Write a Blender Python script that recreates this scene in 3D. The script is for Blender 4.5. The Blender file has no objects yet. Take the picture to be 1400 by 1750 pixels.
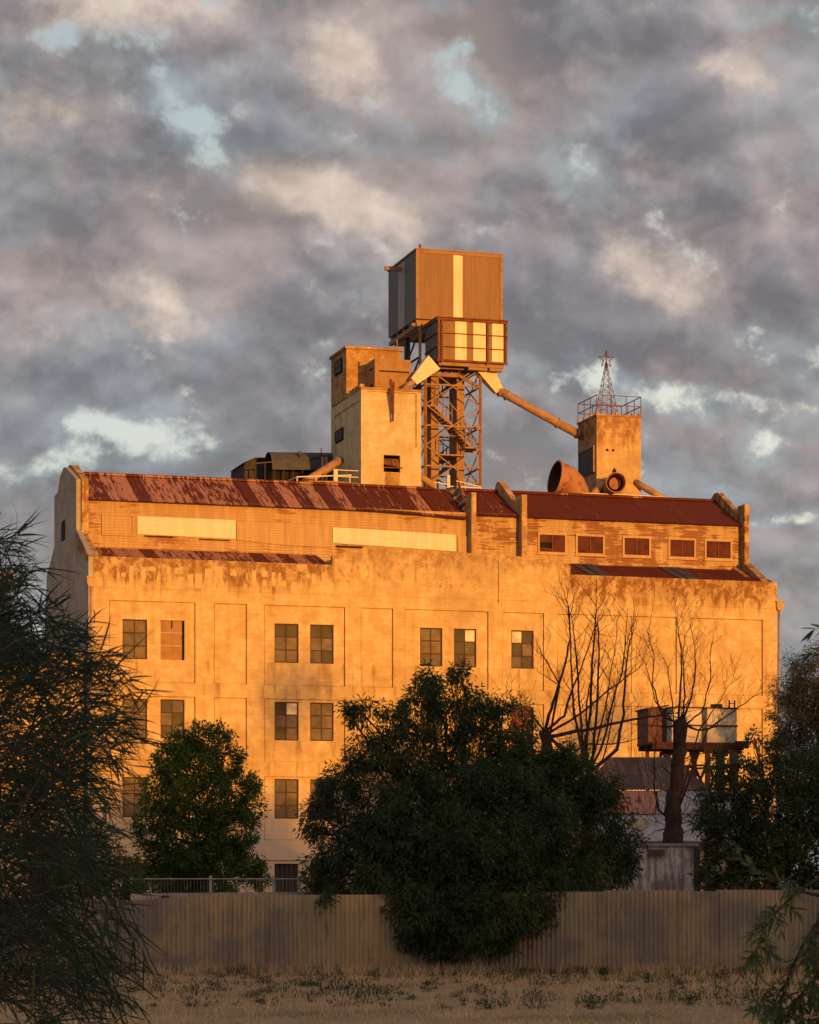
import bpy, math, random
import numpy as np
from mathutils import Vector, Matrix
R = math.radians
random.seed(7); RNG = np.random.default_rng(7)
sc = bpy.context.scene
COL = sc.collection
# ------------------------------------------------------------------ node helpers
def node(nt, t, ins=None, **props):
    n = nt.nodes.new(t)
    for k, v in props.items(): setattr(n, k, v)
    for k, v in (ins or {}).items():
        s = n.inputs[k]
        if isinstance(v, bpy.types.NodeSocket): nt.links.new(v, s)
        else: s.default_value = v
    return n
def mth(nt, op, a, b=0.0, c=0.0, clamp=False):
    n = node(nt, 'ShaderNodeMath', {0: a, 1: b, 2: c}, operation=op); n.use_clamp = clamp
    return n.outputs[0]
def mixc(nt, f, a, b, bt='MIX'):
    n = node(nt, 'ShaderNodeMix', None, data_type='RGBA', blend_type=bt)
    for i, v in ((0, f), (6, a), (7, b)):
        if isinstance(v, bpy.types.NodeSocket): nt.links.new(v, n.inputs[i])
        else: n.inputs[i].default_value = v if i == 0 else (*v[:3], 1)
    return n.outputs[2]
def sstep(nt, x, lo, hi):
    return node(nt, 'ShaderNodeMapRange', {0: x, 1: lo, 2: hi, 3: 0.0, 4: 1.0}, interpolation_type='SMOOTHSTEP').outputs[0]
def noise(nt, vec, scale, detail=4, rough=.55, mul=None, dist=0.0):
    if mul is not None: vec = node(nt, 'ShaderNodeVectorMath', {0: vec, 1: mul}, operation='MULTIPLY').outputs[0]
    return node(nt, 'ShaderNodeTexNoise', {'Vector': vec, 'Scale': scale, 'Detail': detail, 'Roughness': rough, 'Distortion': dist}).outputs[0]

# ------------------------------------------------------------------ camera
F, CX, HY, CH = 4800.0, 700.0, 1545.0, 1.6
cam = bpy.data.cameras.new('camera'); co = bpy.data.objects.new('camera', cam); COL.objects.link(co)
cam.sensor_fit = 'HORIZONTAL'; cam.sensor_width = 24.0; cam.lens = F*24/1400
cam.shift_y = (HY-875)/1400; cam.clip_end = 6000; cam.clip_start = .2
co.location = (0, 0, CH); co.rotation_euler = (R(90), 0, 0); sc.camera = co
cam.dof.use_dof = True; cam.dof.focus_distance = 118; cam.dof.aperture_fstop = 20

# ------------------------------------------------------------------ light
SUN_EL, SUN_AZ = R(3.6), R(29.5)
sdir = Vector((math.sin(SUN_AZ)*math.cos(SUN_EL), -math.cos(SUN_AZ)*math.cos(SUN_EL), math.sin(SUN_EL)))
sl = bpy.data.lights.new('sun', 'SUN'); so = bpy.data.objects.new('sun', sl); COL.objects.link(so)
sl.energy = 4.9; sl.angle = R(.55); sl.color = (1, .405, .04)
so.rotation_euler = (-sdir).to_track_quat('-Z', 'Y').to_euler(); so.location = (60, -80, 30)
sc.view_settings.view_transform = 'Standard'; sc.view_settings.look = 'None'
sc.view_settings.exposure = 0.0; sc.view_settings.gamma = 1.0
sc.cycles.max_bounces = 6; sc.cycles.transparent_max_bounces = 12
sc.cycles.diffuse_bounces = 3; sc.cycles.glossy_bounces = 3; sc.cycles.transmission_bounces = 4
sc.cycles.sample_clamp_indirect = 4

# ------------------------------------------------------------------ world: sunset sky with broken cloud
w = bpy.data.worlds.new('World'); sc.world = w; w.use_nodes = True
nt = w.node_tree; nt.nodes.clear()
def build_world(nt):
    d = node(nt, 'ShaderNodeTexCoord').outputs['Generated']
    s = node(nt, 'ShaderNodeSeparateXYZ', {0: d}).outputs
    az = mth(nt, 'ARCTAN2', s[0], s[1]); el = mth(nt, 'ARCSINE', s[2])
    px = mth(nt, 'MULTIPLY_ADD', az, 4.8, .7); py = mth(nt, 'MULTIPLY_ADD', el, -4.8, 1.545)
    P = node(nt, 'ShaderNodeCombineXYZ', {0: px, 1: py, 2: 0.0}).outputs[0]
    def warp(P, scale, amp, det):
        nn = node(nt, 'ShaderNodeTexNoise', {'Vector': P, 'Scale': scale, 'Detail': det, 'Roughness': .5})
        c = node(nt, 'ShaderNodeVectorMath', {0: nn.outputs['Color'], 1: (.5, .5, .5)}, operation='SUBTRACT').outputs[0]
        c = node(nt, 'ShaderNodeVectorMath', {0: c, 1: (amp*1.3, amp, 0)}, operation='MULTIPLY').outputs[0]
        return node(nt, 'ShaderNodeVectorMath', {0: P, 1: c}, operation='ADD').outputs[0]
    W = warp(P, 3.0, .12, 2)
    def blobs(lst):
        acc = None
        for (cx, cy, rx, ry, st, rot) in lst:
            v = node(nt, 'ShaderNodeMapping', {'Vector': W, 'Location': (cx, cy, 0), 'Rotation': (0, 0, R(rot)), 'Scale': (rx, ry, 1)}, vector_type='TEXTURE').outputs[0]
            ln = node(nt, 'ShaderNodeVectorMath', {0: v}, operation='LENGTH').outputs['Value']
            m = node(nt, 'ShaderNodeMapRange', {0: ln, 1: 0.0, 2: 2.3, 3: st, 4: 0.0}, interpolation_type='SMOOTHSTEP').outputs[0]
            acc = m if acc is None else mth(nt, 'ADD', acc, m)
        return acc
    warm = blobs([(.60,.115,.06,.05,.9,0),(.57,.17,.05,.05,.5,0),(.50,.335,.09,.035,1.05,18),(.60,.375,.11,.03,.95,12),(.68,.43,.07,.03,.5,20),
        (1.26,.175,.06,.03,.75,5),(1.08,.46,.13,.045,.7,20),(1.15,.51,.08,.04,.45,20),(.23,.53,.09,.04,.75,15),(.06,.23,.10,.06,.65,10),
        (.17,.05,.18,.05,.85,0),(1.15,.33,.12,.03,.35,0),(.20,.35,.07,.03,.4,10),(.05,.58,.07,.04,.35,0),(1.25,.02,.12,.03,.35,0),
        (.33,.60,.10,.03,.3,20),(.97,.17,.05,.02,.2,0)])
    cool = blobs([(.29,.22,.05,.03,.7,30),(.36,.26,.07,.03,.8,40),(.72,.035,.02,.04,.5,0),(.75,.17,.04,.03,.5,20),(.82,.225,.06,.025,.9,20),
        (.98,.32,.045,.03,.65,0),(1.37,.08,.06,.03,.7,0),(.14,.745,.05,.02,.7,0),(.08,.81,.07,.02,.8,0),(.30,.765,.12,.03,.8,5),
        (.22,.79,.07,.03,.7,0),(1.33,.61,.08,.04,.85,20),(1.28,.785,.032,.022,.75,0),(1.03,.625,.05,.03,.65,30),(1.10,.665,.10,.025,.75,15),(1.21,.69,.07,.02,.5,0),
        (.90,.64,.06,.02,.6,0),(1.31,.90,.07,.012,1.0,0),(1.21,.845,.04,.03,.55,0),(.53,.66,.05,.06,.4,0),(.49,.74,.05,.03,.3,0),(1.27,.08,.03,.03,.3,0),
        (.11,.12,.10,.02,.3,5),(1.05,.10,.15,.05,.18,0),(1.33,.33,.07,.03,.3,0),(.95,.42,.12,.04,.2,10),(.05,.42,.05,.02,.2,0)])
    dark = blobs([(.38,.12,.16,.07,.6,10),(.12,.39,.16,.05,.6,0),(.45,.56,.17,.045,.55,15),(.25,.66,.16,.03,.35,0),(1.27,.27,.08,.025,.3,0),
        (.96,.61,.06,.03,.55,0),(1.06,.74,.09,.03,.35,0),(.92,.52,.10,.03,.5,15),(.62,.27,.10,.04,.35,30),(1.24,.56,.10,.03,.4,0),(1.13,.08,.10,.05,.25,0),
        (.06,.50,.10,.025,.4,0),(.05,.67,.10,.02,.3,0),(.36,.40,.09,.03,.35,10),(.85,.33,.09,.05,.3,0),(.80,.06,.06,.05,.25,0),(1.33,.72,.06,.02,.3,0)])
    def fb(V, sc_, det=8, ro=.58, st=1.35, seed=0.0):
        return node(nt, 'ShaderNodeTexNoise', {'Vector': node(nt, 'ShaderNodeMapping', {'Vector': V, 'Location': (seed, seed*.7, seed), 'Rotation': (0, 0, R(-20)), 'Scale': (1, 1+(st-1)*.6, 1)}).outputs[0], 'Scale': sc_, 'Detail': det, 'Roughness': ro}).outputs[0]
    def shift(V, dx, dy): return node(nt, 'ShaderNodeVectorMath', {0: V, 1: (dx, dy, 0)}, operation='ADD').outputs[0]
    Wb = warp(P, 5.0, .05, 3)
    nA = fb(Wb, 2.0, 8, .52); nA2 = fb(shift(Wb, -.016, .036), 2.0, 8, .52)      # large masses and the same a little lower: relief
    nB = fb(Wb, 5.0, 7, .52, 1.25, 3.1); nB2 = fb(shift(Wb, -.008, .016), 5.0, 7, .52, 1.25, 3.1)
    nC = fb(P, 3.2, 7, .6, 1.8, 7.7); nD = fb(P, 14, 7, .62, 1.3, 5.0)
    n2 = nB
    # away from the view, generic broken cloud
    gen = sstep(nt, noise(nt, W, 1.6, 6, .6, (.5, 1, 1)), .54, .74)
    out = sstep(nt, mth(nt, 'ABSOLUTE', az), .2, .5)
    warm = mth(nt, 'MULTIPLY_ADD', mth(nt, 'MULTIPLY', gen, out), .5, warm)
    def cen(x, k): return mth(nt, 'MULTIPLY_ADD', x, k, -.5*k)
    edge_ = mth(nt, 'ADD', cen(nB, 4.2), cen(nD, 1.5))
    nE = fb(warp(P, 9.0, .03, 4), 9.5, 8, .60, 1.3, 2.2)
    edge2 = mth(nt, 'ADD', mth(nt, 'ADD', cen(nB, 3.0), cen(nE, 4.0)), cen(nD, 1.2))
    hz = sstep(nt, py, .5, 1.05)
    base = mth(nt, 'ADD', nA, cen(nB, .22))
    col = mixc(nt, sstep(nt, base, .40, .60), (.228,.218,.238), (.362,.300,.284))
    col = mixc(nt, mth(nt, 'MULTIPLY', hz, .5), col, (.285,.30,.305))
    col = mixc(nt, mth(nt, 'MULTIPLY', sstep(nt, mth(nt, 'ADD', nC, cen(nB, .3)), .47, .62), .45), col, (.265,.315,.35))
    dk = sstep(nt, mth(nt, 'MULTIPLY_ADD', dark, 1.5, mth(nt, 'MULTIPLY', edge_, .7)), 0.0, 1.8)
    col = mixc(nt, mth(nt, 'MULTIPLY', dk, .5), col, (.200,.183,.200))
    wf = mth(nt, 'MULTIPLY_ADD', warm, 1.9, mth(nt, 'MULTIPLY', edge2, .9)); cf = mth(nt, 'MULTIPLY_ADD', cool, 1.7, mth(nt, 'MULTIPLY', edge_, .9))
    col = mixc(nt, mth(nt, 'MULTIPLY', sstep(nt, cf, .1, 1.7), .75), col, (.335,.385,.405))
    col = mixc(nt, mth(nt, 'MULTIPLY', sstep(nt, wf, 0.0, 1.9), .75), col, (.43,.365,.335))
    col = mixc(nt, mth(nt, 'MULTIPLY', sstep(nt, wf, .8, 2.6), .85), col, (.66,.54,.455))
    lit = mth(nt, 'ADD', mth(nt, 'MULTIPLY_ADD', mth(nt, 'SUBTRACT', nA, nA2), 4.2, 1.0), mth(nt, 'MULTIPLY', mth(nt, 'SUBTRACT', nB, nB2), 1.2))
    lit = mth(nt, 'MINIMUM', mth(nt, 'MAXIMUM', lit, .80), 1.34)
    col = node(nt, 'ShaderNodeVectorMath', {0: col, 3: lit}, operation='SCALE').outputs[0]
    cm = mth(nt, 'MULTIPLY', sstep(nt, mth(nt, 'MULTIPLY_ADD', cool, 1.7, mth(nt, 'MULTIPLY', edge2, 1.5)), .95, 2.2), .95)
    sky = node(nt, 'ShaderNodeTexSky', None, sky_type='NISHITA', sun_disc=False, sun_elevation=SUN_EL, sun_rotation=SUN_AZ, altitude=100).outputs[0]
    # the Nishita sky is oriented to the sun, see sun_rotation
    skc = node(nt, 'ShaderNodeVectorMath', {0: sky, 3: .35}, operation='SCALE').outputs[0]
    skb = mixc(nt, sstep(nt, py, .0, .9), (.38,.46,.50), (.60,.65,.64))
    gap = mixc(nt, .18, skb, skc)
    col = mixc(nt, cm, col, gap)
    # glow of the sunset side (behind the camera)
    dt = node(nt, 'ShaderNodeVectorMath', {0: d, 1: tuple(sdir)}, operation='DOT_PRODUCT').outputs['Value']
    g = mth(nt, 'POWER', mth(nt, 'MAXIMUM', dt, 0.0), 5.0)
    gl = node(nt, 'ShaderNodeVectorMath', {0: (.95,.46,.24), 3: g}, operation='SCALE').outputs[0]
    tot = node(nt, 'ShaderNodeVectorMath', {0: col, 1: gl}, operation='ADD').outputs[0]
    tot = node(nt, 'ShaderNodeVectorMath', {0: tot, 3: 10.0}, operation='SCALE').outputs[0]
    bg = node(nt, 'ShaderNodeBackground', {0: tot, 1: .1})
    o = node(nt, 'ShaderNodeOutputWorld', {0: bg.outputs[0]})
build_world(nt)

# ------------------------------------------------------------------ frame of the mill: u along the front, v into depth, z up
TH = R(16.3); CT, ST = math.cos(TH), math.sin(TH)
OX, OY = -13.5, 120.0
def pl(px, py, v=0.0):
    dx, dz = (px-CX)/F, (HY-py)/F
    t = (v + CT*OY - ST*OX)/(CT - ST*dx)
    return ((t*dx-OX)*CT + (t-OY)*ST, CH + t*dz)
def pu(px, py, u):
    dx, dz = (px-CX)/F, (HY-py)/F
    t = (u + OX*CT + OY*ST)/(dx*CT + ST)
    return (-(t*dx-OX)*ST + (t-OY)*CT, CH + t*dz)
def q(px, py, v): u, z = pl(px, py, v); return Vector((u, v, z))
def W3(px, py, Y): return Vector(((px-CX)/F*Y, Y, CH+(HY-py)/F*Y))
def frame_pos(u, v, z=0): return Vector((OX+u*CT-v*ST, OY+u*ST+v*CT, z))
PROJ = None

# ------------------------------------------------------------------ mesh builder
class MB:
    def __init__(s): s.v, s.f, s.m, s.sm = [], [], [], []
    def quad(s, a, b, c, d, mi=0, sm=False):
        i = len(s.v); s.v += [tuple(a), tuple(b), tuple(c), tuple(d)]; s.f.append((i, i+1, i+2, i+3)); s.m.append(mi); s.sm.append(sm)
    def poly(s, pts, mi=0):
        i = len(s.v); s.v += [tuple(p) for p in pts]; s.f.append(tuple(range(i, i+len(pts)))); s.m.append(mi); s.sm.append(False)
    def box(s, x0, x1, y0, y1, z0, z1, mi=0):
        i = len(s.v)
        s.v += [(x, y, z) for x in (x0, x1) for y in (y0, y1) for z in (z0, z1)]
        for a in ((0,1,3,2),(4,6,7,5),(0,4,5,1),(2,3,7,6),(0,2,6,4),(1,5,7,3)):
            s.f.append(tuple(i+k for k in a)); s.m.append(mi); s.sm.append(False)
    def prism(s, pts, ax, a0, a1, mi=0):
        """pts: 2D polygon; ax 0: pts=(v,z) swept in u; 1: pts=(u,z) swept in v; 2: pts=(u,v) swept in z"""
        def mk(p, a): return {0: (a, p[0], p[1]), 1: (p[0], a, p[1]), 2: (p[0], p[1], a)}[ax]
        n = len(pts); i = len(s.v)
        s.v += [mk(p, a0) for p in pts] + [mk(p, a1) for p in pts]
        s.f.append(tuple(range(i, i+n))); s.f.append(tuple(range(i+2*n-1, i+n-1, -1)))
        for k in range(n): s.f.append((i+k, i+n+k, i+n+(k+1) % n, i+(k+1) % n))
        s.m += [mi]*(n+2); s.sm += [False]*(n+2)
    def tube(s, pts, rad, sides=8, cap=True, mi=0, smooth=True):
        pts = [Vector(p) for p in pts]; n = len(pts)
        if not hasattr(rad, '__len__'): rad = [rad]*n
        base = len(s.v); ref = None
        for k, p in enumerate(pts):
            t = (pts[min(k+1, n-1)]-pts[max(k-1, 0)])
            if t.length < 1e-9: t = Vector((0, 0, 1))
            t.normalize()
            if ref is None: ref = t.orthogonal().normalized() if abs(t.z) > .9 else Vector((0, 0, 1))
            a = t.cross(ref)
            if a.length < 1e-3: a = t.orthogonal()
            a.normalize(); b = a.cross(t).normalized(); ref = b
            for j in range(sides):
                an = 2*math.pi*j/sides + math.pi/4
                s.v.append(tuple(p + rad[k]*(math.cos(an)*a + math.sin(an)*b)))
        for k in range(n-1):
            for j in range(sides):
                j2 = (j+1) % sides
                s.f.append((base+k*sides+j, base+k*sides+j2, base+(k+1)*sides+j2, base+(k+1)*sides+j)); s.m.append(mi); s.sm.append(smooth)
        if cap:
            s.f.append(tuple(base+j for j in range(sides))[::-1]); s.f.append(tuple(base+(n-1)*sides+j for j in range(sides)))
            s.m += [mi]*2; s.sm += [False]*2
    def bar(s, a, b, w, mi=0): s.tube([a, b], w*.7071, 4, True, mi, False)
    def corr(s, p00, p10, p01, p11, pitch=.1, amp=.012, seg=6, rows=1, mi=0, wob=0.0):
        """corrugated sheet: waves follow one another from p00 to p10, ribs run p00 -> p01"""
        p00, p10, p01, p11 = map(Vector, (p00, p10, p01, p11))
        L = (p10-p00).length; n = max(2, int(L/pitch*seg)); nn = (p10-p00).cross(p01-p00).normalized()
        i = len(s.v)
        for r in range(rows+1):
            fr = r/rows
            for k in range(n+1):
                f = k/n; p = p00.lerp(p10, f).lerp(p01.lerp(p11, f), fr)
                wv = amp*math.cos(2*math.pi*f*L/pitch) + (wob*math.sin(f*L*1.7+r*2.1)*math.sin(f*L*.31+r) if wob else 0)
                s.v.append(tuple(p + nn*wv))
        for r in range(rows):
            for k in range(n):
                a = i+r*(n+1)+k; s.f.append((a, a+1, a+n+2, a+n+1)); s.m.append(mi); s.sm.append(True)
    def build(s, name, mats, parent=None, org=None):
        me = bpy.data.meshes.new(name)
        v = s.v if org is None else [(a-org[0], b-org[1], c-org[2]) for a, b, c in s.v]
        me.from_pydata(v, [], s.f)
        if not isinstance(mats, (list, tuple)): mats = [mats]
        for m in mats: me.materials.append(m)
        me.polygons.foreach_set('material_index', s.m); me.polygons.foreach_set('use_smooth', s.sm)
        me.update()
        o = bpy.data.objects.new(name, me); COL.objects.link(o)
        if parent is not None: o.parent = parent
        return o
def tag(o, label=None, cat=None, group=None, kind=None):
    for k, v in (('label', label), ('category', cat), ('group', group), ('kind', kind)):
        if v: o[k] = v
    return o
def thing(name, label, cat, loc=(0, 0, 0), rz=0.0, group=None):
    o = bpy.data.objects.new(name, None); COL.objects.link(o); o.empty_display_size = .2
    o.location = loc; o.rotation_euler = (0, 0, rz)
    return tag(o, label, cat, group)
def fthing(name, label, cat, org, group=None):
    """a thing standing in the mill's frame; returns (empty, origin)"""
    return thing(name, label, cat, frame_pos(*org), TH, group), org

# ------------------------------------------------------------------ materials
def newmat(name):
    m = bpy.data.materials.new(name); m.use_nodes = True; nt = m.node_tree; nt.nodes.clear()
    b = node(nt, 'ShaderNodeBsdfPrincipled'); o = node(nt, 'ShaderNodeOutputMaterial', {0: b.outputs[0]})
    return m, nt, b
def setb(nt, b, **k):
    for n, v in k.items():
        n = n.replace('_', ' ')
        if isinstance(v, bpy.types.NodeSocket): nt.links.new(v, b.inputs[n])
        elif n == 'Base Color': b.inputs[n].default_value = (*v[:3], 1)
        else: b.inputs[n].default_value = v
def bump(nt, b, h, st, dist=.02):
    n = node(nt, 'ShaderNodeBump', {'Height': h, 'Strength': st, 'Distance': dist}); nt.links.new(n.outputs[0], b.inputs['Normal'])
def objc(nt): return node(nt, 'ShaderNodeTexCoord').outputs['Object']
M = {}
def simple(name, col, rough=.7, metal=0.0, var=.25, scale=3.0, spec=.3, col2=None, th=(.45, .65)):
    m, nt, b = newmat(name); P = objc(nt)
    n = noise(nt, P, scale, 6, .6)
    c2 = col2 or tuple(c*(1-var) for c in col)
    c = mixc(nt, sstep(nt, n, *th), col, c2)
    n2 = noise(nt, P, scale*9, 4, .6)
    c = mixc(nt, mth(nt, 'MULTIPLY', n2, .35), c, tuple(x*.6 for x in col))
    setb(nt, b, Base_Color=c, Roughness=rough, Metallic=metal); b.inputs['Specular IOR Level'].default_value = spec
    bump(nt, b, n2, .25, .01); M[name] = m; return m
ZT = pl(160, 950)[1]       # top of the low parapet
def concrete(name, base, light, stain, tops, drip=1.0, sills=(), bstr=.5, band=None, patches=None):
    m, nt, b = newmat(name); P = objc(nt); s = node(nt, 'ShaderNodeSeparateXYZ', {0: P}).outputs
    big = noise(nt, P, .33, 5, .6); mid = noise(nt, P, 1.6, 6, .65)
    board = noise(nt, P, 1.0, 5, .6, (.9, .9, 11)); fine = noise(nt, P, 14, 5, .65)
    dr = noise(nt, P, 1.0, 6, .6, (2.6, 2.6, .22)); dr2 = noise(nt, P, 1.0, 5, .6, (9, 9, .5))
    c = mixc(nt, sstep(nt, mid, .42, .58), base, light)
    blo = noise(nt, P, .85, 7, .68, (1, 1, 1.3)); c = mixc(nt, mth(nt, 'MULTIPLY', sstep(nt, blo, .52, .62), .42), c, tuple(x*y for x, y in zip(base, (.74, .66, .55))))
    wht = noise(nt, P, 2.3, 7, .7, (1, 1, .8)); c = mixc(nt, mth(nt, 'MULTIPLY', sstep(nt, wht, .60, .66), .5), c, (.78, .68, .52))
    c = mixc(nt, mth(nt, 'MULTIPLY', sstep(nt, big, .47, .64), .6), c, tuple(x*.70 for x in base))
    c = mixc(nt, mth(nt, 'MULTIPLY', sstep(nt, dr, .50, .68), .35*drip), c, tuple(x*.62 for x in base))
    c = mixc(nt, mth(nt, 'MULTIPLY', sstep(nt, board, .47, .64), .22), c, tuple(x*.62 for x in base))
    c = mixc(nt, mth(nt, 'MULTIPLY', sstep(nt, fine, .5, .8), .35), c, tuple(x*.5 for x in base))
    c = mixc(nt, sstep(nt, mth(nt, 'MULTIPLY', mid, fine), .36, .42), c, (.72, .62, .48))
    if name == 'facade_concrete':
        lowm = sstep(nt, mth(nt, 'MULTIPLY_ADD', blo, 5.0, s[2]), 9.6, 7.2); c = mixc(nt, mth(nt, 'MULTIPLY', lowm, .75), c, (.70, .585, .46))
    st = None
    for (top, depth, u0, u1, k) in tops:      # old water stains running down from the copings
        d = mth(nt, 'SUBTRACT', top, s[2])
        e = mth(nt, 'MULTIPLY_ADD', dr, 2.2*drip, -.72*drip)
        e = mth(nt, 'ADD', e, mth(nt, 'MULTIPLY_ADD', dr2, .9, -.45))
        q0 = mth(nt, 'SUBTRACT', 1.0, mth(nt, 'DIVIDE', d, depth))
        a = sstep(nt, mth(nt, 'ADD', q0, e), .28, .85)
        a = mth(nt, 'MULTIPLY', a, sstep(nt, d, depth*1.9, depth*.9))
        a = mth(nt, 'MULTIPLY', a, mth(nt, 'MULTIPLY', sstep(nt, s[0], u0-.4, u0+.2), sstep(nt, s[0], u1+.4, u1-.2)))
        mot = noise(nt, P, 2.6, 8, .75, (1, 1, .7)); a = mth(nt, 'MULTIPLY', a, mth(nt, 'MULTIPLY_ADD', sstep(nt, mot, .42, .56), .75, .25))
        a = mth(nt, 'MULTIPLY', a, k)
        st = a if st is None else mth(nt, 'MAXIMUM', st, a)
    for (zs, k) in sills:
        d = mth(nt, 'SUBTRACT', zs, s[2])
        a = mth(nt, 'MULTIPLY', sstep(nt, d, -.02, .02), sstep(nt, d, 1.0, .1))
        a = mth(nt, 'MULTIPLY', a, mth(nt, 'MULTIPLY', sstep(nt, dr, .52, .66), k))
        st = a if st is None else mth(nt, 'MAXIMUM', st, a)
    if st is not None: c = mixc(nt, mth(nt, 'MULTIPLY', st, mth(nt, 'MULTIPLY_ADD', fine, .6, .65), clamp=True), c, stain)
    setb(nt, b, Base_Color=c, Roughness=.9); b.inputs['Specular IOR Level'].default_value = .15
    h = mth(nt, 'ADD', mth(nt, 'MULTIPLY', board, .6), mth(nt, 'MULTIPLY', fine, .5))
    bump(nt, b, h, bstr, .03); M[name] = m; return m
ZM = pl(700, 940)[1]
ZR1, ZR2 = pl(470, 1065)[1], pl(470, 1132)[1]
PITCH = pl(470, 1065)[1]-pl(470, 1199)[1]
uL = pl(568, 955)[0]; uR = pl(975, 985)[0]
concrete('facade_concrete', (.565,.40,.195), (.66,.50,.27), (.22,.095,.028),
         [(ZT+.1, 1.35, -2, uL, .9), (ZM+.1, .85, uL, uR, .6), (ZT+.1, 1.5, uR-.3, 60, 1.0)],
         sills=[(ZR2, .55), (ZR2-PITCH, .5), (ZR2-2*PITCH, .4), (ZR2-.95, .5), (ZR2-.95-PITCH, .45)])
concrete('end_concrete', (.42,.36,.30), (.48,.42,.35), (.25,.2,.16), [(21.5, 3, -5, 60, .3)])
concrete('tower_concrete', (.58,.46,.26), (.68,.56,.35), (.36,.22,.11), [(11.2, .5, -5, 60, .4)], drip=.8)
concrete('block_brick', (.36,.20,.075), (.50,.32,.14), (.24,.10,.035), [(14.2, 1.0, -5, 60, .5)], drip=1.0)
concrete('stained_concrete', (.50,.35,.17), (.60,.45,.25), (.27,.12,.04), [(6.3, 1.9, -5, 60, .95)])
concrete('silo_concrete', (.60,.48,.33), (.68,.56,.41), (.36,.22,.11), [], drip=.8)
def roofmat(name, rust, fade, ax=0, sheet=.78, thr=.5, sharp=.05, alt=0.0):
    m, nt, b = newmat(name); P = objc(nt); s = node(nt, 'ShaderNodeSeparateXYZ', {0: P}).outputs
    k = mth(nt, 'FLOOR', mth(nt, 'DIVIDE', s[ax], sheet))
    wn = node(nt, 'ShaderNodeTexWhiteNoise', {'W': k}, noise_dimensions='1D').outputs['Value']
    st = noise(nt, P, 1.0, 6, .7, (9, .8, .8) if ax == 0 else (.8, .8, 9)); mid = noise(nt, P, 1.1, 4, .6); fi = noise(nt, P, 22, 4, .6)
    # extra bare coat towards the eave and ridge of each sheet
    wn = mth(nt, 'ADD', wn, mth(nt, 'MULTIPLY_ADD', mth(nt, 'MODULO', mth(nt, 'ABSOLUTE', k), 2.0), 2.2*alt, -1.1*alt))
    a = mth(nt, 'ADD', mth(nt, 'MULTIPLY', wn, .40), mth(nt, 'MULTIPLY', st, 1.9)); a = mth(nt, 'SUBTRACT', a, .55); a = mth(nt, 'ADD', a, mth(nt, 'MULTIPLY', mid, .45))
    grad = mth(nt, 'MULTIPLY', s[0], .010)
    a = mth(nt, 'SUBTRACT', a, grad)
    f = sstep(nt, a, thr+.25-sharp, thr+.25+sharp)
    c = mixc(nt, f, rust, fade)
    c = mixc(nt, mth(nt, 'MULTIPLY', fi, .35), c, tuple(x*.55 for x in rust))
    c = mixc(nt, mth(nt, 'MULTIPLY', sstep(nt, mth(nt, 'FRACT', mth(nt, 'DIVIDE', s[ax], sheet)), .08, .0), .65), c, tuple(x*.4 for x in rust))
    setb(nt, b, Base_Color=c, Roughness=.75); b.inputs['Specular IOR Level'].default_value = .2
    bump(nt, b, fi, .2, .01); M[name] = m; return m
roofmat('rusty_roof', (.125,.026,.012), (.50,.245,.16), thr=.56, sharp=.06, sheet=.62, alt=.13)
roofmat('brown_roof', (.10,.06,.05), (.20,.14,.12), thr=.6, sharp=.12)
roofmat('dark_rusty_roof', (.14,.028,.014), (.34,.14,.085), thr=.66, sharp=.10, sheet=.76)
def siding(name, base, light, rust, thr, spots=None):
    m, nt, b = newmat(name); P = objc(nt)
    big = noise(nt, P, .8, 4, .6); row = noise(nt, P, 1.0, 5, .65, (1.1, 1.1, 12)); fi = noise(nt, P, 20, 4, .6); dr = noise(nt, P, 1.0, 5, .6, (6, 6, .5))
    c = mixc(nt, sstep(nt, dr, .4, .65), base, light)
    a = mth(nt, 'ADD', mth(nt, 'MULTIPLY', big, .65), mth(nt, 'MULTIPLY', row, .5))
    c = mixc(nt, mth(nt, 'MULTIPLY', sstep(nt, a, thr, thr+.06), .8), c, rust)
    c = mixc(nt, mth(nt, 'MULTIPLY', fi, .35), c, tuple(x*.55 for x in base))
    setb(nt, b, Base_Color=c, Roughness=.7); b.inputs['Specular IOR Level'].default_value = .25
    bump(nt, b, fi, .15, .01); M[name] = m; return m
siding('siding', (.46,.30,.15), (.56,.40,.22), (.27,.10,.04), .60)
siding('rusty_siding', (.46,.31,.15), (.58,.42,.24), (.20,.055,.022), .56)
siding('plain_sheet', (.48,.32,.165), (.56,.40,.22), (.35,.17,.08), .75)
siding('pale_sheet', (.78,.68,.52), (.86,.78,.62), (.5,.35,.2), .80)
simple('louvre', (.17,.055,.035), .6, col2=(.10,.035,.025))
simple('window_frame', (.075,.028,.02), .7)
simple('white_frame', (.75,.66,.52), .6)
simple('rust', (.22,.085,.04), .85, col2=(.10,.045,.03))
simple('box_paint', (.13,.065,.055), .8, col2=(.08,.04,.035))
simple('dark_rust', (.085,.035,.022), .85, col2=(.05,.025,.02))
simple('brown_cladding', (.30,.21,.145), .55, col2=(.27,.185,.125), scale=.8)
simple('pipe_paint', (.42,.27,.17), .6, col2=(.30,.15,.08))
simple('steel_paint', (.34,.20,.10), .6, col2=(.24,.12,.06))
simple('dark_steel', (.07,.065,.065), .6)
simple('pale_paint', (.78,.66,.48), .5, col2=(.68,.56,.40))
simple('galv', (.42,.40,.40), .5, col2=(.30,.27,.26), scale=1.5)
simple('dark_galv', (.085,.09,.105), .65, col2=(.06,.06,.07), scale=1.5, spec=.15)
simple('grey_roof', (.42,.405,.43), .7, col2=(.28,.25,.26), scale=1.2)
simple('white_wall', (.46,.43,.42), .8, col2=(.24,.21,.21), scale=1.3, th=(.5,.62))
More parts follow.
